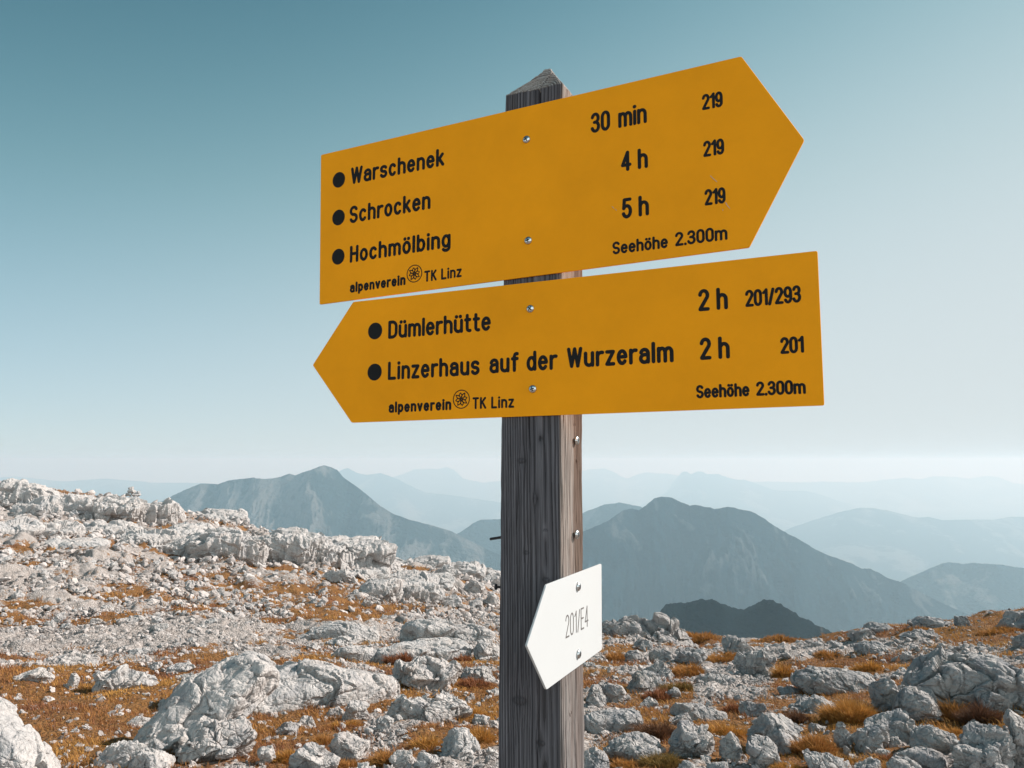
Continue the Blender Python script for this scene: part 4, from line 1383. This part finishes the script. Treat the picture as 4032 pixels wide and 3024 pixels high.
# --- right of the post
B(2540, 2505, 385, 105, 'grey outcrop on the skyline right of the white board', 'rock_outcrop', 'the skyline outcrop', seed=101, depth=.45, rough=.07, group=SKY_)
B(2530, 2560, 92, 46, 'low grey rock below the skyline outcrop', 'stone', 'the low grey rock', seed=102)
B(2498, 2610, 74, 56, 'dark pointed rock near the white board', 'stone', 'the dark pointed rock', seed=103, planes=6)
B(2616, 2612, 110, 60, 'pitted pale rock right of the dark pointed rock', short='the pitted pale rock', seed=104, rough=.07)
B(2720, 2620, 128, 80, 'knobbly rock in the middle below the right skyline', short='the knobbly rock', seed=105, rough=.07)
B(2905, 2580, 128, 80, 'grey rock leaning on the back of the fluted boulder', short='the leaning grey rock', seed=106, roll=-.2)
B(2990, 2668, 145, 124, 'tall fluted boulder standing at the edge of the gravel', short='the fluted boulder', seed=107, flute=.16)
B(2598, 2678, 142, 80, 'pale boulder with a sloping right side above the cushion plant', short='the sloping boulder', seed=108, roll=-.15)
B(2528, 2733, 160, 94, 'pale faceted boulder left of the cushion plant', short='the faceted boulder', seed=109)
B(2400, 2766, 115, 92, 'grey boulder with a lit right edge close to the post', short='the grey boulder by the post', seed=110)
B(2338, 2790, 90, 94, 'dark shaded rock touching the right side of the post', short='the dark rock by the post', seed=111)
B(2820, 2696, 138, 44, 'low curved rock ridge lying across the gravel', 'stone', 'the low curved rock', seed=112, depth=.4)
B(2656, 2750, 64, 44, 'grey egg shaped stone beside the cushion plant', 'stone', 'the egg shaped stone', seed=113, planes=5, rough=.05)
B(2748, 2836, 220, 68, 'broad flat boulder below the gravel patch', 'rock_slab', 'the broad flat boulder', seed=114, depth=.5)
B(2412, 2886, 240, 92, 'flat layered slab right beside the post', 'rock_slab', 'the layered slab', seed=115, depth=.6, rough=.07)
B(2500, 3000, 240, 106, 'dark cracked block with a pale top near the bottom of the post', short='the cracked block', seed=116, cracks=1.0, planes=10)
B(2724, 2988, 185, 142, 'large rounded grey boulder low in the middle right', short='the large rounded boulder', seed=117, rough=.07)
B(2688, 2862, 100, 56, 'white rock perched behind the large rounded boulder', short='the perched white rock', seed=118)
B(2876, 3000, 98, 120, 'narrow pale boulder standing beside the large rounded boulder', short='the narrow boulder', seed=119)
B(2998, 3024, 135, 124, 'pale boulder with a dark groove right of the narrow boulder', short='the grooved boulder', seed=120, cracks=.9)
B(3044, 2962, 225, 155, 'large pale boulder with a long slope to the right', short='the large sloping boulder', seed=121, roll=-.25, planes=8)
B(2966, 2826, 100, 66, 'dark upper ledge on the left shoulder of the large sloping boulder', short='the dark ledge', seed=122)
B(2350, 3036, 120, 86, 'pale block at the bottom edge right of the post', short='the bottom block by the post', seed=123)
B(2704, 3050, 80, 50, 'white stone at the bottom edge below the large rounded boulder', 'stone', 'the bottom white stone', seed=124)
B(2830, 3056, 90, 52, 'pale stone at the bottom edge below the narrow boulder', 'stone', 'the bottom pale stone', seed=125)
B(3290, 2732, 305, 108, 'flat topped pale slab lying left of the big right rock mass', 'rock_slab', 'the flat topped slab', seed=130, depth=.6, planes=7, rough=.08)
B(3118, 2744, 95, 46, 'grey rock at the left foot of the flat topped slab', 'stone', 'the foot rock', seed=131)
B(3200, 2814, 200, 76, 'two humped grey rock below the flat topped slab', short='the two humped rock', seed=132, rough=.07)
B(3505, 2806, 165, 150, 'broken grey boulder between the flat slab and the big rock mass', short='the broken boulder', seed=133, rough=.07)
B(3632, 2850, 210, 150, 'grey boulder with a rough lit crest below the big rock mass', short='the crested boulder', seed=134)
B(3524, 2946, 230, 148, 'dark rounded boulder sitting in the lower right', short='the dark rounded boulder', seed=135, planes=6, rough=.07)
B(3326, 2956, 70, 118, 'dark tilted flake left of the dark rounded boulder', 'stone', 'the dark flake', seed=136, roll=.35, depth=.6)
B(3420, 2966, 130, 110, 'second dark flake leaning against the dark rounded boulder', 'stone', 'the leaning flake', seed=137, roll=.3, depth=.7)
B(3676, 2974, 170, 122, 'wedge boulder with a bright right ridge in the lower right', short='the wedge boulder', seed=138, planes=6, sharp=14)
B(3625, 3016, 180, 78, 'flat sunlit slab in front of the wedge boulder', 'rock_slab', 'the sunlit flat slab', seed=139, planes=6, rough=.05, depth=.55, roll=.22)
B(3868, 3060, 235, 214, 'big grey boulder in the bottom right corner', short='the big corner boulder', seed=140, planes=8, rough=.08)
B(4050, 3050, 160, 260, 'dark boulder cut off by the right edge at the bottom', short='the dark edge boulder', seed=141)
B(3850, 2800, 560, 265, 'huge rugged rock mass at the right edge', 'rock_outcrop', 'the huge rock mass', seed=142, rough=.06, planes=12, depth=.75, roll=.05, cracks=.8)
B(3915, 2816, 125, 106, 'rounded block at the foot of the huge rock mass', short='the foot block', seed=143)
B(4040, 2562, 90, 80, 'dark rock cut by the right edge above the huge rock mass', short='the upper edge rock', seed=144)
B(4005, 2475, 140, 84, 'streaked rock on the skyline at the right edge', 'rock_outcrop', 'the streaked skyline rock', seed=145, rough=.07, group=SKY_)
B(3790, 2468, 80, 48, 'pointed rock alone on the right skyline', 'stone', 'the lone skyline rock', seed=146, group=SKY_)
B(3655, 2474, 140, 52, 'low double rock on the right skyline', 'rock_outcrop', 'the double skyline rock', seed=147, group=SKY_)
B(3462, 2488, 105, 40, 'jagged low rock where the right skyline begins to rise', 'rock_outcrop', 'the jagged skyline rock', seed=148, group=SKY_)
B(3400, 2516, 130, 52, 'pale rock below the jagged skyline rock', short='the pale rock under the skyline', seed=149)
B(3432, 2570, 130, 52, 'dark smooth rock in orange grass below the right skyline', short='the dark smooth rock', seed=150, planes=6, rough=.06)
B(3628, 2520, 165, 42, 'low pitted rock above the huge rock mass', short='the low pitted rock', seed=151)
B(3250, 3050, 190, 84, 'knobbly boulder at the bottom edge of the right side', short='the bottom knobbly boulder', seed=152, rough=.07)
B(3425, 3060, 120, 78, 'pale stone at the bottom edge left of the sunlit flat slab', 'stone', 'the bottom edge stone', seed=153)
B(3560, 3064, 120, 84, 'pointed pale stone at the bottom edge below the sunlit flat slab', 'stone', 'the bottom pointed stone', seed=154, planes=6)
B(3417, 2984, 28, 46, 'tiny upright splinter below the dark flakes', 'stone', 'the splinter', seed=155, planes=6)
B(3334, 2976, 28, 42, 'tiny pointed stone left of the splinter', 'stone', 'the tiny pointed stone', seed=156, planes=6)
B(3218, 2888, 64, 42, 'small grey stone in rust coloured grass right of the large sloping boulder', 'stone', 'the small grey stone', seed=157)
# --- outcrops of the left ridge
B(78, 1996, 160, 118, 'tall twin lobed outcrop at the left end of the ridge', 'rock_outcrop', 'the twin lobed outcrop', seed=201, flute=.14, group=OUT, planes=7)
B(225, 2030, 190, 98, 'fluted cliff next to the twin lobed outcrop', 'rock_outcrop', 'the first cliff', seed=202, flute=.22, group=OUT)
B(380, 2044, 230, 116, 'long fluted cliff in the middle of the left ridge', 'rock_outcrop', 'the long cliff', seed=203, flute=.24, group=OUT)
B(540, 2052, 210, 96, 'fluted cliff below the cairn', 'rock_outcrop', 'the cairn cliff', seed=204, flute=.24, group=OUT)
B(52, 2108, 130, 66, 'dark hollow faced outcrop at the left edge', 'rock_outcrop', 'the dark left outcrop', seed=205, flute=.1, group=OUT)
B(190, 2116, 140, 66, 'dark faced outcrop with a pale right side on the left slope', 'rock_outcrop', 'the dark faced outcrop', seed=206, flute=.12, group=OUT)
B(285, 2156, 175, 42, 'flat pale slab below the dark faced outcrop', 'rock_slab', 'the flat ridge slab', seed=207, group=OUT)
B(400, 2100, 190, 56, 'low stepped outcrop under the long cliff', 'rock_outcrop', 'the stepped outcrop', seed=208, flute=.2, group=OUT)
B(590, 2150, 150, 74, 'grey shaded outcrop left of the great pale cliff', 'rock_outcrop', 'the grey shaded outcrop', seed=209, flute=.16, group=OUT)
B(730, 2116, 170, 62, 'dark shaded outcrop behind the great pale cliff', 'rock_outcrop', 'the back outcrop', seed=210, flute=.12, group=OUT)
B(885, 2186, 200, 120, 'great pale cliff in the centre of the left slope', 'rock_outcrop', 'the great pale cliff', seed=211, flute=.2, group=OUT, planes=7)
B(730, 2188, 110, 60, 'broken outcrop at the left foot of the great pale cliff', 'rock_outcrop', 'the broken outcrop', seed=212, flute=.16, group=OUT)
B(860, 2040, 150, 50, 'low round knob on the skyline above the great pale cliff', 'rock_outcrop', 'the skyline knob', seed=213, flute=.1, group=OUT)
B(1050, 2200, 120, 96, 'dark edged pillar right of the great pale cliff', 'rock_outcrop', 'the dark edged pillar', seed=214, flute=.2, group=OUT)
B(1165, 2224, 160, 150, 'tall pale buttress with a dark left hollow', 'rock_outcrop', 'the tall buttress', seed=215, flute=.18, group=OUT, planes=7)
B(1262, 2218, 70, 112, 'narrow rib between the tall buttress and the end buttress', 'rock_outcrop', 'the narrow rib', seed=216, flute=.18, group=OUT)
B(1372, 2232, 210, 142, 'rounded end buttress where the left ridge drops off', 'rock_outcrop', 'the end buttress', seed=217, flute=.16, group=OUT, planes=7)
B(1345, 2292, 130, 60, 'smooth slanting rock below the end buttress', short='the slanting rock', seed=218, roll=-.25)
B(1490, 2350, 130, 78, 'square faced rock step below the end buttress', 'rock_outcrop', 'the rock step', seed=219, flute=.12, group=OUT)
B(1620, 2362, 150, 80, 'pale rock step right of the square faced one', 'rock_outcrop', 'the pale rock step', seed=220, flute=.12, group=OUT)
B(1560, 2230, 250, 40, 'low grey rock band on the crest near the post', 'rock_outcrop', 'the grey crest band', seed=221, flute=.15, group=OUT)
B(1490, 2240, 120, 50, 'grey block at the left end of the crest band', 'rock_outcrop', 'the crest band block', seed=231, group=OUT)
B(1690, 2232, 130, 48, 'pale cracked block in the middle of the far hump', 'rock_outcrop', 'the cracked hump block', seed=232, group=OUT)
B(1800, 2246, 140, 56, 'rough block on the far hump above the blocky rock', 'rock_outcrop', 'the rough hump block', seed=233, group=OUT)
B(1895, 2274, 110, 56, 'pale shoulder of the far hump close to the post', 'rock_outcrop', 'the hump shoulder', seed=234, group=OUT)
B(1950, 2312, 80, 60, 'last pale block of the far hump beside the post', 'rock_outcrop', 'the last hump block', seed=235, group=OUT)
B(1690, 2306, 130, 54, 'low ledge across the middle of the far hump', 'rock_outcrop', 'the hump ledge', seed=236, group=OUT)
B(1580, 2300, 130, 50, 'pale ledge on the left flank of the far hump', 'rock_outcrop', 'the hump flank ledge', seed=237, group=OUT)
B(1455, 2290, 110, 56, 'small cliff where the end buttress meets the far hump', 'rock_outcrop', 'the small cliff', seed=238, group=OUT)
B(1770, 2292, 100, 70, 'blocky rock with a dark square hole near the post', short='the blocky rock', seed=222)
B(1872, 2340, 76, 62, 'big grey round rock on the far slope left of the post', short='the grey round rock', seed=223, planes=6, rough=.06)
B(1770, 2390, 90, 46, 'low dark rock below the blocky rock', short='the low dark rock', seed=224)
B(1866, 2396, 70, 44, 'pale rock below the grey round rock', short='the pale rock', seed=225)
B(1935, 2384, 60, 52, 'shaded rock touching the left side of the post on the far slope', short='the shaded rock', seed=226)

# cairn on the left ridge
p_, Y_ = at(520, 1952)
cr_ = bpy.data.objects.new('cairn', None)
COL.objects.link(cr_)
cr_.location = (p_.x, p_.y, p_.z + CAMZ)
tag(cr_, 'little stacked cairn on the crest of the left ridge', 'cairn')
k_ = Y_ / FPX
for i, (dx, dz, w, h) in enumerate([(-16, 6, 26, 14), (12, 7, 36, 16), (0, 19, 34, 14), (-6, 30, 20, 12), (24, 16, 14, 10)]):
    V, F = rock_shape(300 + i, (w * k_, w * k_ * .9, h * k_ * 1.1), 3, 10, 16, .05)
    mesh_obj('stone', V + np.array([dx * k_, 0, (dz + 14) * k_]), F, M_ROCK, cr_)

# --- tufts and cushions ------------------------------------------------
HUES = {'gold': ((0.66, 0.34, 0.08), (0.48, 0.22, 0.055)), 'orange': ((0.58, 0.285, 0.075), (0.42, 0.185, 0.055)), 'rust': ((0.40, 0.165, 0.07), (0.27, 0.10, 0.045)),
        'brown': ((0.24, 0.12, 0.06), (0.13, 0.06, 0.035)), 'olive': ((0.30, 0.20, 0.055), (0.20, 0.11, 0.035))}


def blades(base, heights, lean, widths, cols, r):
    """narrow bent blades: base (n,3), returns verts, faces, colours"""
    n = len(base)
    a = r.uniform(0, 2 * pi, n)
    side = np.stack([np.cos(a), np.sin(a), np.zeros(n)], 1) * widths[:, None] * 0.5
    up = np.zeros((n, 3)); up[:, 2] = heights
    ld = lean
    p1 = base + up * 0.55 + ld * 0.35
    p2 = base + up * (1 - 0.25 * (np.linalg.norm(ld, axis=1) / (heights + 1e-6)).clip(0, 1.5)[:, None]) + ld
    V = np.stack([base - side, base + side, p1 - side * 0.75, p1 + side * 0.75, p2], 1).reshape(-1, 3)
    b = np.arange(n)[:, None] * 5
    Q = (b + np.array([[0, 1, 3, 2]]))
    T = (b + np.array([[2, 3, 4]]))
    dark = np.array([0.62, 0.62, 0.85, 0.85, 1.12])
    C = (cols[:, None, :] * dark[None, :, None] * 0 + cols[:, None, :]).reshape(-1, 3)
    return V, [Q, T], C


def tuft(u, v, w, h, hue, label, name='grass_tuft', cat='grass tuft', group='tufts of dry grass between the rocks', n=None):
    r = np.random.default_rng(int(u * 3 + v * 11))
    p, Y = at(u, v - h * 0.10)
    k = Y / FPX
    W, H = w * k, max(h * k * 0.85, 0.05)
    dep = math.atan2(-p.z, p.y)
    D = min(W * 0.8, h * k / max(math.sin(dep), .1) * 0.6)
    n = n or int(np.clip(w * h / 6, 500, 3600))
    q = r.uniform(-1, 1, (int(n * 1.5), 2)); q = q[(q ** 2).sum(1) < 1][:n]; n = len(q)
    az = math.atan2(p.x, p.y)
    cx, cy = p.x + sin(az) * D * .4, p.y + cos(az) * D * .4
    lx, ly = q[:, 0] * W / 2, q[:, 1] * D / 2
    x = cx + lx * cos(az) + ly * sin(az); y = cy - lx * sin(az) + ly * cos(az)
    z = ground_z(x, y)
    rr = (q ** 2).sum(1)
    lump = 0.75 + 0.5 * fbm(xyz(x / (W * .25), y / (W * .25), u), 2)
    hh = H * (0.35 + 0.65 * np.sqrt(np.clip(1 - rr, 0, 1))) * lump * r.uniform(.55, 1.1, n)
    cush = name == 'cushion_plant'
    out = np.stack([lx * cos(az) + ly * sin(az), -lx * sin(az) + ly * cos(az), np.zeros(n)], 1) / max(W, 1e-6)
    lean = out * hh[:, None] * (1.2 if not cush else .8) + r.normal(0, .28, (n, 3)) * hh[:, None] * [1, 1, 0]
    lean[:, 0] -= 0.12 * hh
    c0, c1 = np.array(HUES[hue])
    t = np.clip(r.uniform(0, 1, n) * .6 + .4 * (0.5 + fbm(xyz(x / .09, y / .09, 3), 2)), 0, 1)[:, None]
    cols = (c0 * (1 - t) + c1 * t) * r.uniform(.7, 1.15, (n, 1))
    wd = r.uniform(.8, 1.5, n) * max(0.0022, 2.6 * k)
    V, F, C = blades(np.stack([x - cx, y - cy, z - p.z - 0.01], 1), hh, lean, wd, cols, r)
    o = mesh_obj(name, V, F, M_GRASS, loc=(cx, cy, p.z + CAMZ), attrs={'tint': C}, smooth=False)
    tag(o, label, cat, group)
    return o


T = tuft
T(1400, 2766, 250, 125, 'gold', 'large golden tuft at the lower right of the whaleback slab')
T(1578, 2626, 115, 75, 'rust', 'rust tuft in the hollow under the grey ledge')
T(1880, 2716, 145, 56, 'rust', 'rust coloured tuft in front of the domed rock by the post')
T(1818, 2608, 80, 38, 'rust', 'small rust tuft behind the domed rock by the post')
T(1190, 2800, 185, 80, 'orange', 'orange tuft under the lower edge of the whaleback slab')
T(1868, 2832, 170, 58, 'gold', 'golden tuft right of the crumbling boulder near the post')
T(1888, 2932, 120, 72, 'gold', 'golden tuft right of the pointed white boulder')
T(1690, 2962, 130, 74, 'gold', 'golden tuft left of the pointed white boulder')
T(1518, 3024, 110, 84, 'orange', 'orange tuft between the blocky boulder and the squat grey stone')
T(1122, 3012, 105, 74, 'gold', 'golden tuft left of the half dark boulder at the bottom')
T(1362, 3030, 90, 56, 'orange', 'orange tuft at the bottom under the blocky boulder')
T(1268, 2950, 70, 78, 'orange', 'orange tuft left of the blocky boulder')
T(1357, 2868, 140, 44, 'gold', 'golden tuft below the rounded pale stone')
T(2598, 2520, 74, 36, 'gold', 'bright tuft in front of the skyline outcrop')
T(2750, 2534, 165, 42, 'orange', 'wide orange tuft on the skyline right of the outcrop')
T(2430, 2612, 76, 58, 'orange', 'orange tuft left of the dark pointed rock')
T(2704, 2672, 125, 70, 'orange', 'orange tuft on the left rim of the gravel patch')
T(2836, 2616, 138, 50, 'orange', 'orange tuft left of the tall fluted boulder')
T(2664, 2740, 115, 74, 'olive', 'round olive brown cushion plant beside the gravel', 'cushion_plant', 'cushion plant', 'cushion plants on the right slope')
T(2590, 2768, 112, 66, 'rust', 'rust red cushion plant left of the olive one', 'cushion_plant', 'cushion plant', 'cushion plants on the right slope')
T(3090, 2684, 74, 92, 'gold', 'tall golden tuft against the right side of the fluted boulder')
T(2578, 2920, 135, 102, 'brown', 'brown tuft above the cracked block')
T(2860, 2910, 148, 76, 'gold', 'golden tuft behind the narrow boulder')
T(2888, 2812, 76, 58, 'rust', 'rust tuft left of the dark ledge')
T(2600, 3036, 165, 78, 'olive', 'olive tuft at the bottom below the cracked block')
T(2465, 3040, 110, 60, 'orange', 'orange tuft at the bottom between post and olive tuft')
T(3412, 2658, 110, 62, 'gold', 'domed golden tuft on top of the flat topped slab')
T(3264, 2648, 104, 40, 'orange', 'low orange tuft behind the flat topped slab')
T(3262, 2598, 104, 38, 'orange', 'orange tuft on the gravel above the flat topped slab')
T(3345, 2866, 185, 135, 'gold', 'largest golden tuft in the right foreground')
T(3134, 2860, 90, 84, 'brown', 'brown tuft left of the two humped rock')
T(3760, 2846, 84, 106, 'orange', 'tall orange tuft at the foot of the huge rock mass')
T(3862, 2872, 125, 120, 'brown', 'dark brown tuft in the shade of the huge rock mass')
T(3762, 2906, 56, 62, 'gold', 'small golden tuft right of the wedge boulder')
T(3498, 3012, 94, 50, 'rust', 'rust tuft left of the sunlit flat slab')
T(3200, 2980, 170, 110, 'orange', 'orange tuft right of the large sloping boulder')
T(3092, 3040, 115, 50, 'gold', 'golden tuft at the bottom below the grooved boulder')
T(3160, 2966, 80, 58, 'rust', 'rust tuft touching the large sloping boulder')
T(3600, 2500, 130, 34, 'orange', 'orange tuft between the jagged and the double skyline rocks')
T(3930, 2500, 150, 40, 'orange', 'wide orange tuft below the streaked skyline rock')
T(3060, 2528, 200, 30, 'orange', 'long orange tuft along the right skyline above the fluted boulder')

# ------------------------------------------------------------------ loose stones: the largest ones as things of their own
PROTO = []
for i in range(14):
    r_ = np.random.default_rng(900 + i)
    V, F = rock_shape(900 + i, (1.0, r_.uniform(.7, 1.0), r_.uniform(.45, .75)), 4, 13, 34, .05)
    me_o = mesh_obj('stone', V, F, M_ROCK, smooth=False)
    PROTO.append(me_o.data)
    bpy.data.objects.remove(me_o)
nfill = 300 - len([o for o in COL.objects if o.name.split('.')[0] in ('boulder', 'stone', 'rock_slab', 'rock_outcrop') and not o.parent])
r_ = np.random.default_rng(77)
used = {}
ORD = ['nearest', 'second', 'third', 'fourth', 'fifth', 'sixth', 'seventh', 'eighth', 'ninth', 'tenth', 'eleventh', 'twelfth']
cnt = 0
cand = []
placed = [(a, b, w) for a, b, w, _ in ROCKS_PX]
while cnt < nfill:
    u = float(r_.uniform(5, 4020))
    left = u < 1960
    v = float(r_.uniform(2120, 3000) if left else r_.uniform(2505, 3000))
    if 1950 < u < 2300:
        continue
    p, Y = at(u, v)
    g = float(grass_mask([p.x], [p.y])[0])
    if r_.uniform() < np.clip(g * 1.1 - 0.1, 0, .85):
        continue
    lo, hi = (26, 70) if v > 2450 else (22, 58)
    w = float(lo * (hi / lo) ** (r_.uniform() ** 1.6))
    if any((u - a) ** 2 + ((v - b) * 1.6) ** 2 < (0.92 * c + w * .5) ** 2 for a, b, c in placed):
        continue
    placed.append((u, v, w * .5))
    cand.append((u, v, w, p, Y))
    cnt += 1
for (u, v, w, p, Y) in cand:
    k = Y / FPX
    o = bpy.data.objects.new('stone', PROTO[int(r_.integers(len(PROTO)))])
    COL.objects.link(o)
    s = w * k
    o.scale = (s, s, s * r_.uniform(.8, 1.15))
    o.rotation_euler = (r_.normal(0, .2), r_.normal(0, .2), r_.uniform(0, 6.28))
    o.location = (p.x, p.y, p.z + CAMZ + 0.13 * s)
    # which landmark is it next to, and where from it
    best = min(ROCKS_PX, key=lambda q: math.hypot(u - q[0], (v - q[1]) * 1.5) - q[2] * .6)
    dx, dy = u - best[0], (v - best[1]) * 1.4
    rel = ('right of' if dx > 0 else 'left of') if abs(dx) > abs(dy) else ('just below' if dy > 0 else 'just above')
    used.setdefault((best[3], rel), []).append((math.hypot(dx, dy), o, w))
for (nm, rel), lst in used.items():
    lst.sort(key=lambda q: q[0])
    for i, (d, o, w) in enumerate(lst):
        size = 'small' if w < 34 else 'middling' if w < 48 else 'fist like'
        size = {'small': 'small pale', 'middling': 'pale', 'fist like': 'larger pale'}[size]
        lab = f'{size} stone {rel} {nm}' if len(lst) == 1 else f'{size} stone {rel} {nm}, {ORD[min(i, 11)]} away' if i else f'{size} stone {rel} {nm}, nearest it'
        tag(o, lab, 'stone', 'loose pale stones on the slope')

# ------------------------------------------------------------------ rubble and grass (uncountable)
def scatter(n, r, ylo, yhi, az=36):
    a = np.radians(r.uniform(-az, az, n))
    d = np.exp(r.uniform(math.log(ylo), math.log(yhi), n))
    return d * np.tan(a), d


def build_rubble():
    r = np.random.default_rng(5)
    protos = []
    for i in range(10):
        V, F = rock_shape(700 + i, (1, r.uniform(.65, 1), r.uniform(.45, .8)), 2 if i < 5 else 1, 9, 34, .05)
        protos.append((V, F))
    VV, FF, CC = [], [], []
    off = 0
    for (n, ylo, yhi, px0, px1, thr) in [(21000, 3.3, 9, 5, 36, .58), (26000, 8, 20, 5, 28, .6), (42000, 18, 70, 4, 42, .64)]:
        x, y = scatter(n, r, ylo, yhi)
        m = grass_mask(x, y)
        vis = (m < thr) | (r.uniform(size=n) < 0.24)
        vis &= ~((y > 17.5) & (x > 0.06 * y) & (y < 90))
        x, y, m = x[vis], y[vis], m[vis]
        z = ground_z(x, y)
        nn = len(x)
        s = px0 * (px1 / px0) ** (r.uniform(size=nn) ** 2.2) * y / FPX
        a = r.uniform(0, 2 * pi, nn)
        tone = r.uniform(0.5, 1.0, nn)[:, None]
        warm = r.uniform(0, 1, nn)[:, None]
        col = (np.array([0.66, 0.60, 0.575]) * (1 - warm) + np.array([0.58, 0.51, 0.475]) * warm) * tone
        which = r.integers(0, 5, nn) + (0 if ylo < 5 else 5)
        for k in range(10):
            q = np.nonzero(which == k)[0]
            if not len(q):
                continue
            V, F = protos[k]
            c, sn = np.cos(a[q])[:, None], np.sin(a[q])[:, None]
            tx = r.normal(0, .35, len(q))[:, None]
            px = V[None, :, 0] * c - V[None, :, 1] * sn
            py = V[None, :, 0] * sn + V[None, :, 1] * c
            pz = V[None, :, 2] + px * tx
            P = np.stack([px, py, pz], -1) * s[q][:, None, None]
            P[:, :, 0] += x[q][:, None]; P[:, :, 1] += y[q][:, None]; P[:, :, 2] += (z[q] + .12 * s[q])[:, None] + CAMZ
            VV.append(P.reshape(-1, 3))
            FF.append((F[None] + (off + np.arange(len(q)) * len(V))[:, None, None]).reshape(-1, 3))
            CC.append(np.repeat(col[q], len(V), 0))
            off += len(q) * len(V)
    o = mesh_obj('rubble', np.concatenate(VV), [np.concatenate(FF)], M_STONE, smooth=False, attrs={'tint': np.concatenate(CC)})
    tag(o, 'loose pale rubble strewn over the slope', kind='stuff')


build_rubble()


def build_grass():
    r = np.random.default_rng(15)
    VV, F4, F3, CC = [], [], [], []
    off = 0
    for (n, ylo, yhi, h0, h1, wpx) in [(120000, 3.2, 8, .025, .065, 2.4), (110000, 7, 18, .035, .085, 2.3), (60000, 17, 70, .08, .20, 2.4)]:
        x, y = scatter(n, r, ylo, yhi)
        m = grass_mask(x, y)
        clump = fbm(xyz(x / .22, y / .22, 4.4), 2)
        vis = m + 0.22 * clump > r.uniform(.40, .74, n)
        vis &= ~((y > 18) & (x > 0.06 * y))
        x, y, m, clump = x[vis], y[vis], m[vis], clump[vis]
        nn = len(x)
        z = ground_z(x, y)
        hh = r.uniform(h0, h1, nn) * (0.75 + 0.6 * np.clip(clump, -.6, 1))
        lean = r.normal(0, .45, (nn, 3)) * hh[:, None] * [1, 1, 0]
        lean[:, 0] -= .3 * hh
        hue = 0.58 + 1.0 * fbm(xyz(x / 1.3, y / 1.3, 9.9), 3) + r.normal(0, .25, nn)
        hue = np.clip(hue, 0, 1)[:, None]
        cA, cB, cC = np.array([0.58, 0.30, 0.078]), np.array([0.45, 0.205, 0.062]), np.array([0.29, 0.12, 0.06])
        cols = np.where(hue < .5, cA + (cB - cA) * hue * 2, cB + (cC - cB) * (hue - .5) * 2) * r.uniform(.7, 1.2, (nn, 1))
        wd = r.uniform(.7, 1.4, nn) * wpx * y / FPX
        V, F, C = blades(np.stack([x, y, z - 0.01 + CAMZ], 1), hh, lean, wd, cols, r)
        VV.append(V); F4.append(F[0] + off); F3.append(F[1] + off); CC.append(C)
        off += len(V)
    o = mesh_obj('dry_grass', np.concatenate(VV), [np.concatenate(F4), np.concatenate(F3)], M_GRASS, attrs={'tint': np.concatenate(CC)}, smooth=False)
    tag(o, 'short dry orange and rust grass between the rocks', kind='stuff')


build_grass()

# ------------------------------------------------------------------ far bird in the left sky
d_ = ray(508, 1654)
Yb = 700.0
bp = d_ * (Yb / d_.y)
kb = Yb / FPX
bv = [(-5, 0, 0.2), (-2, 0, 1.6), (0, 0, .4), (2.2, 0, 1.7), (5.5, 0, .6), (0, 0, -.9), (-.9, 1.6, 0), (.9, 1.6, 0), (-.8, -2.6, -.2), (.8, -2.6, -.2), (-2, 1.2, 1.4), (2.2, 1.2, 1.5)]
bf = [[0, 1, 10], [1, 2, 6, 10], [2, 3, 11, 7], [3, 4, 11], [2, 6, 5], [2, 7, 5], [6, 7, 5], [5, 8, 9], [2, 8, 9], [6, 8, 5], [7, 9, 5], [2, 6, 7]]
o = mesh_obj('bird', np.array(bv) * kb * .9, bf, M_NAIL, loc=(bp.x, bp.y, bp.z + CAMZ), smooth=False)
tag(o, 'tiny dark bird gliding far off in the left sky', 'bird')

# ------------------------------------------------------------------ haze
hx0, hx1, hy0, hy1, hz0, hz1 = -25500, 25500, -5000, 26500, -2300, 75 + CAMZ
V = np.array([(x, y, z) for x in (hx0, hx1) for y in (hy0, hy1) for z in (hz0, hz1)], float)
F = [[0, 1, 3, 2], [4, 6, 7, 5], [0, 4, 5, 1], [2, 3, 7, 6], [0, 2, 6, 4], [1, 5, 7, 3]]
hm = bpy.data.materials.new('haze_air')
hm.use_nodes = True
ht = hm.node_tree
ht.nodes.clear()
ho = ht.nodes.new('ShaderNodeOutputMaterial')
hv = ht.nodes.new('ShaderNodeVolumePrincipled')
hv.inputs['Color'].default_value = (0.50, 0.74, 0.88, 1)
hv.inputs['Absorption Color'].default_value = (0.58, 0.20, 0.0, 1)
hv.inputs['Density'].default_value = HAZE_DENSITY
hv.inputs['Anisotropy'].default_value = 0.15
ht.links.new(hv.outputs[0], ho.inputs['Volume'])
o = mesh_obj('haze', V, F, hm, smooth=False)
tag(o, 'pale blue haze lying over the valley and far mountains', kind='stuff')
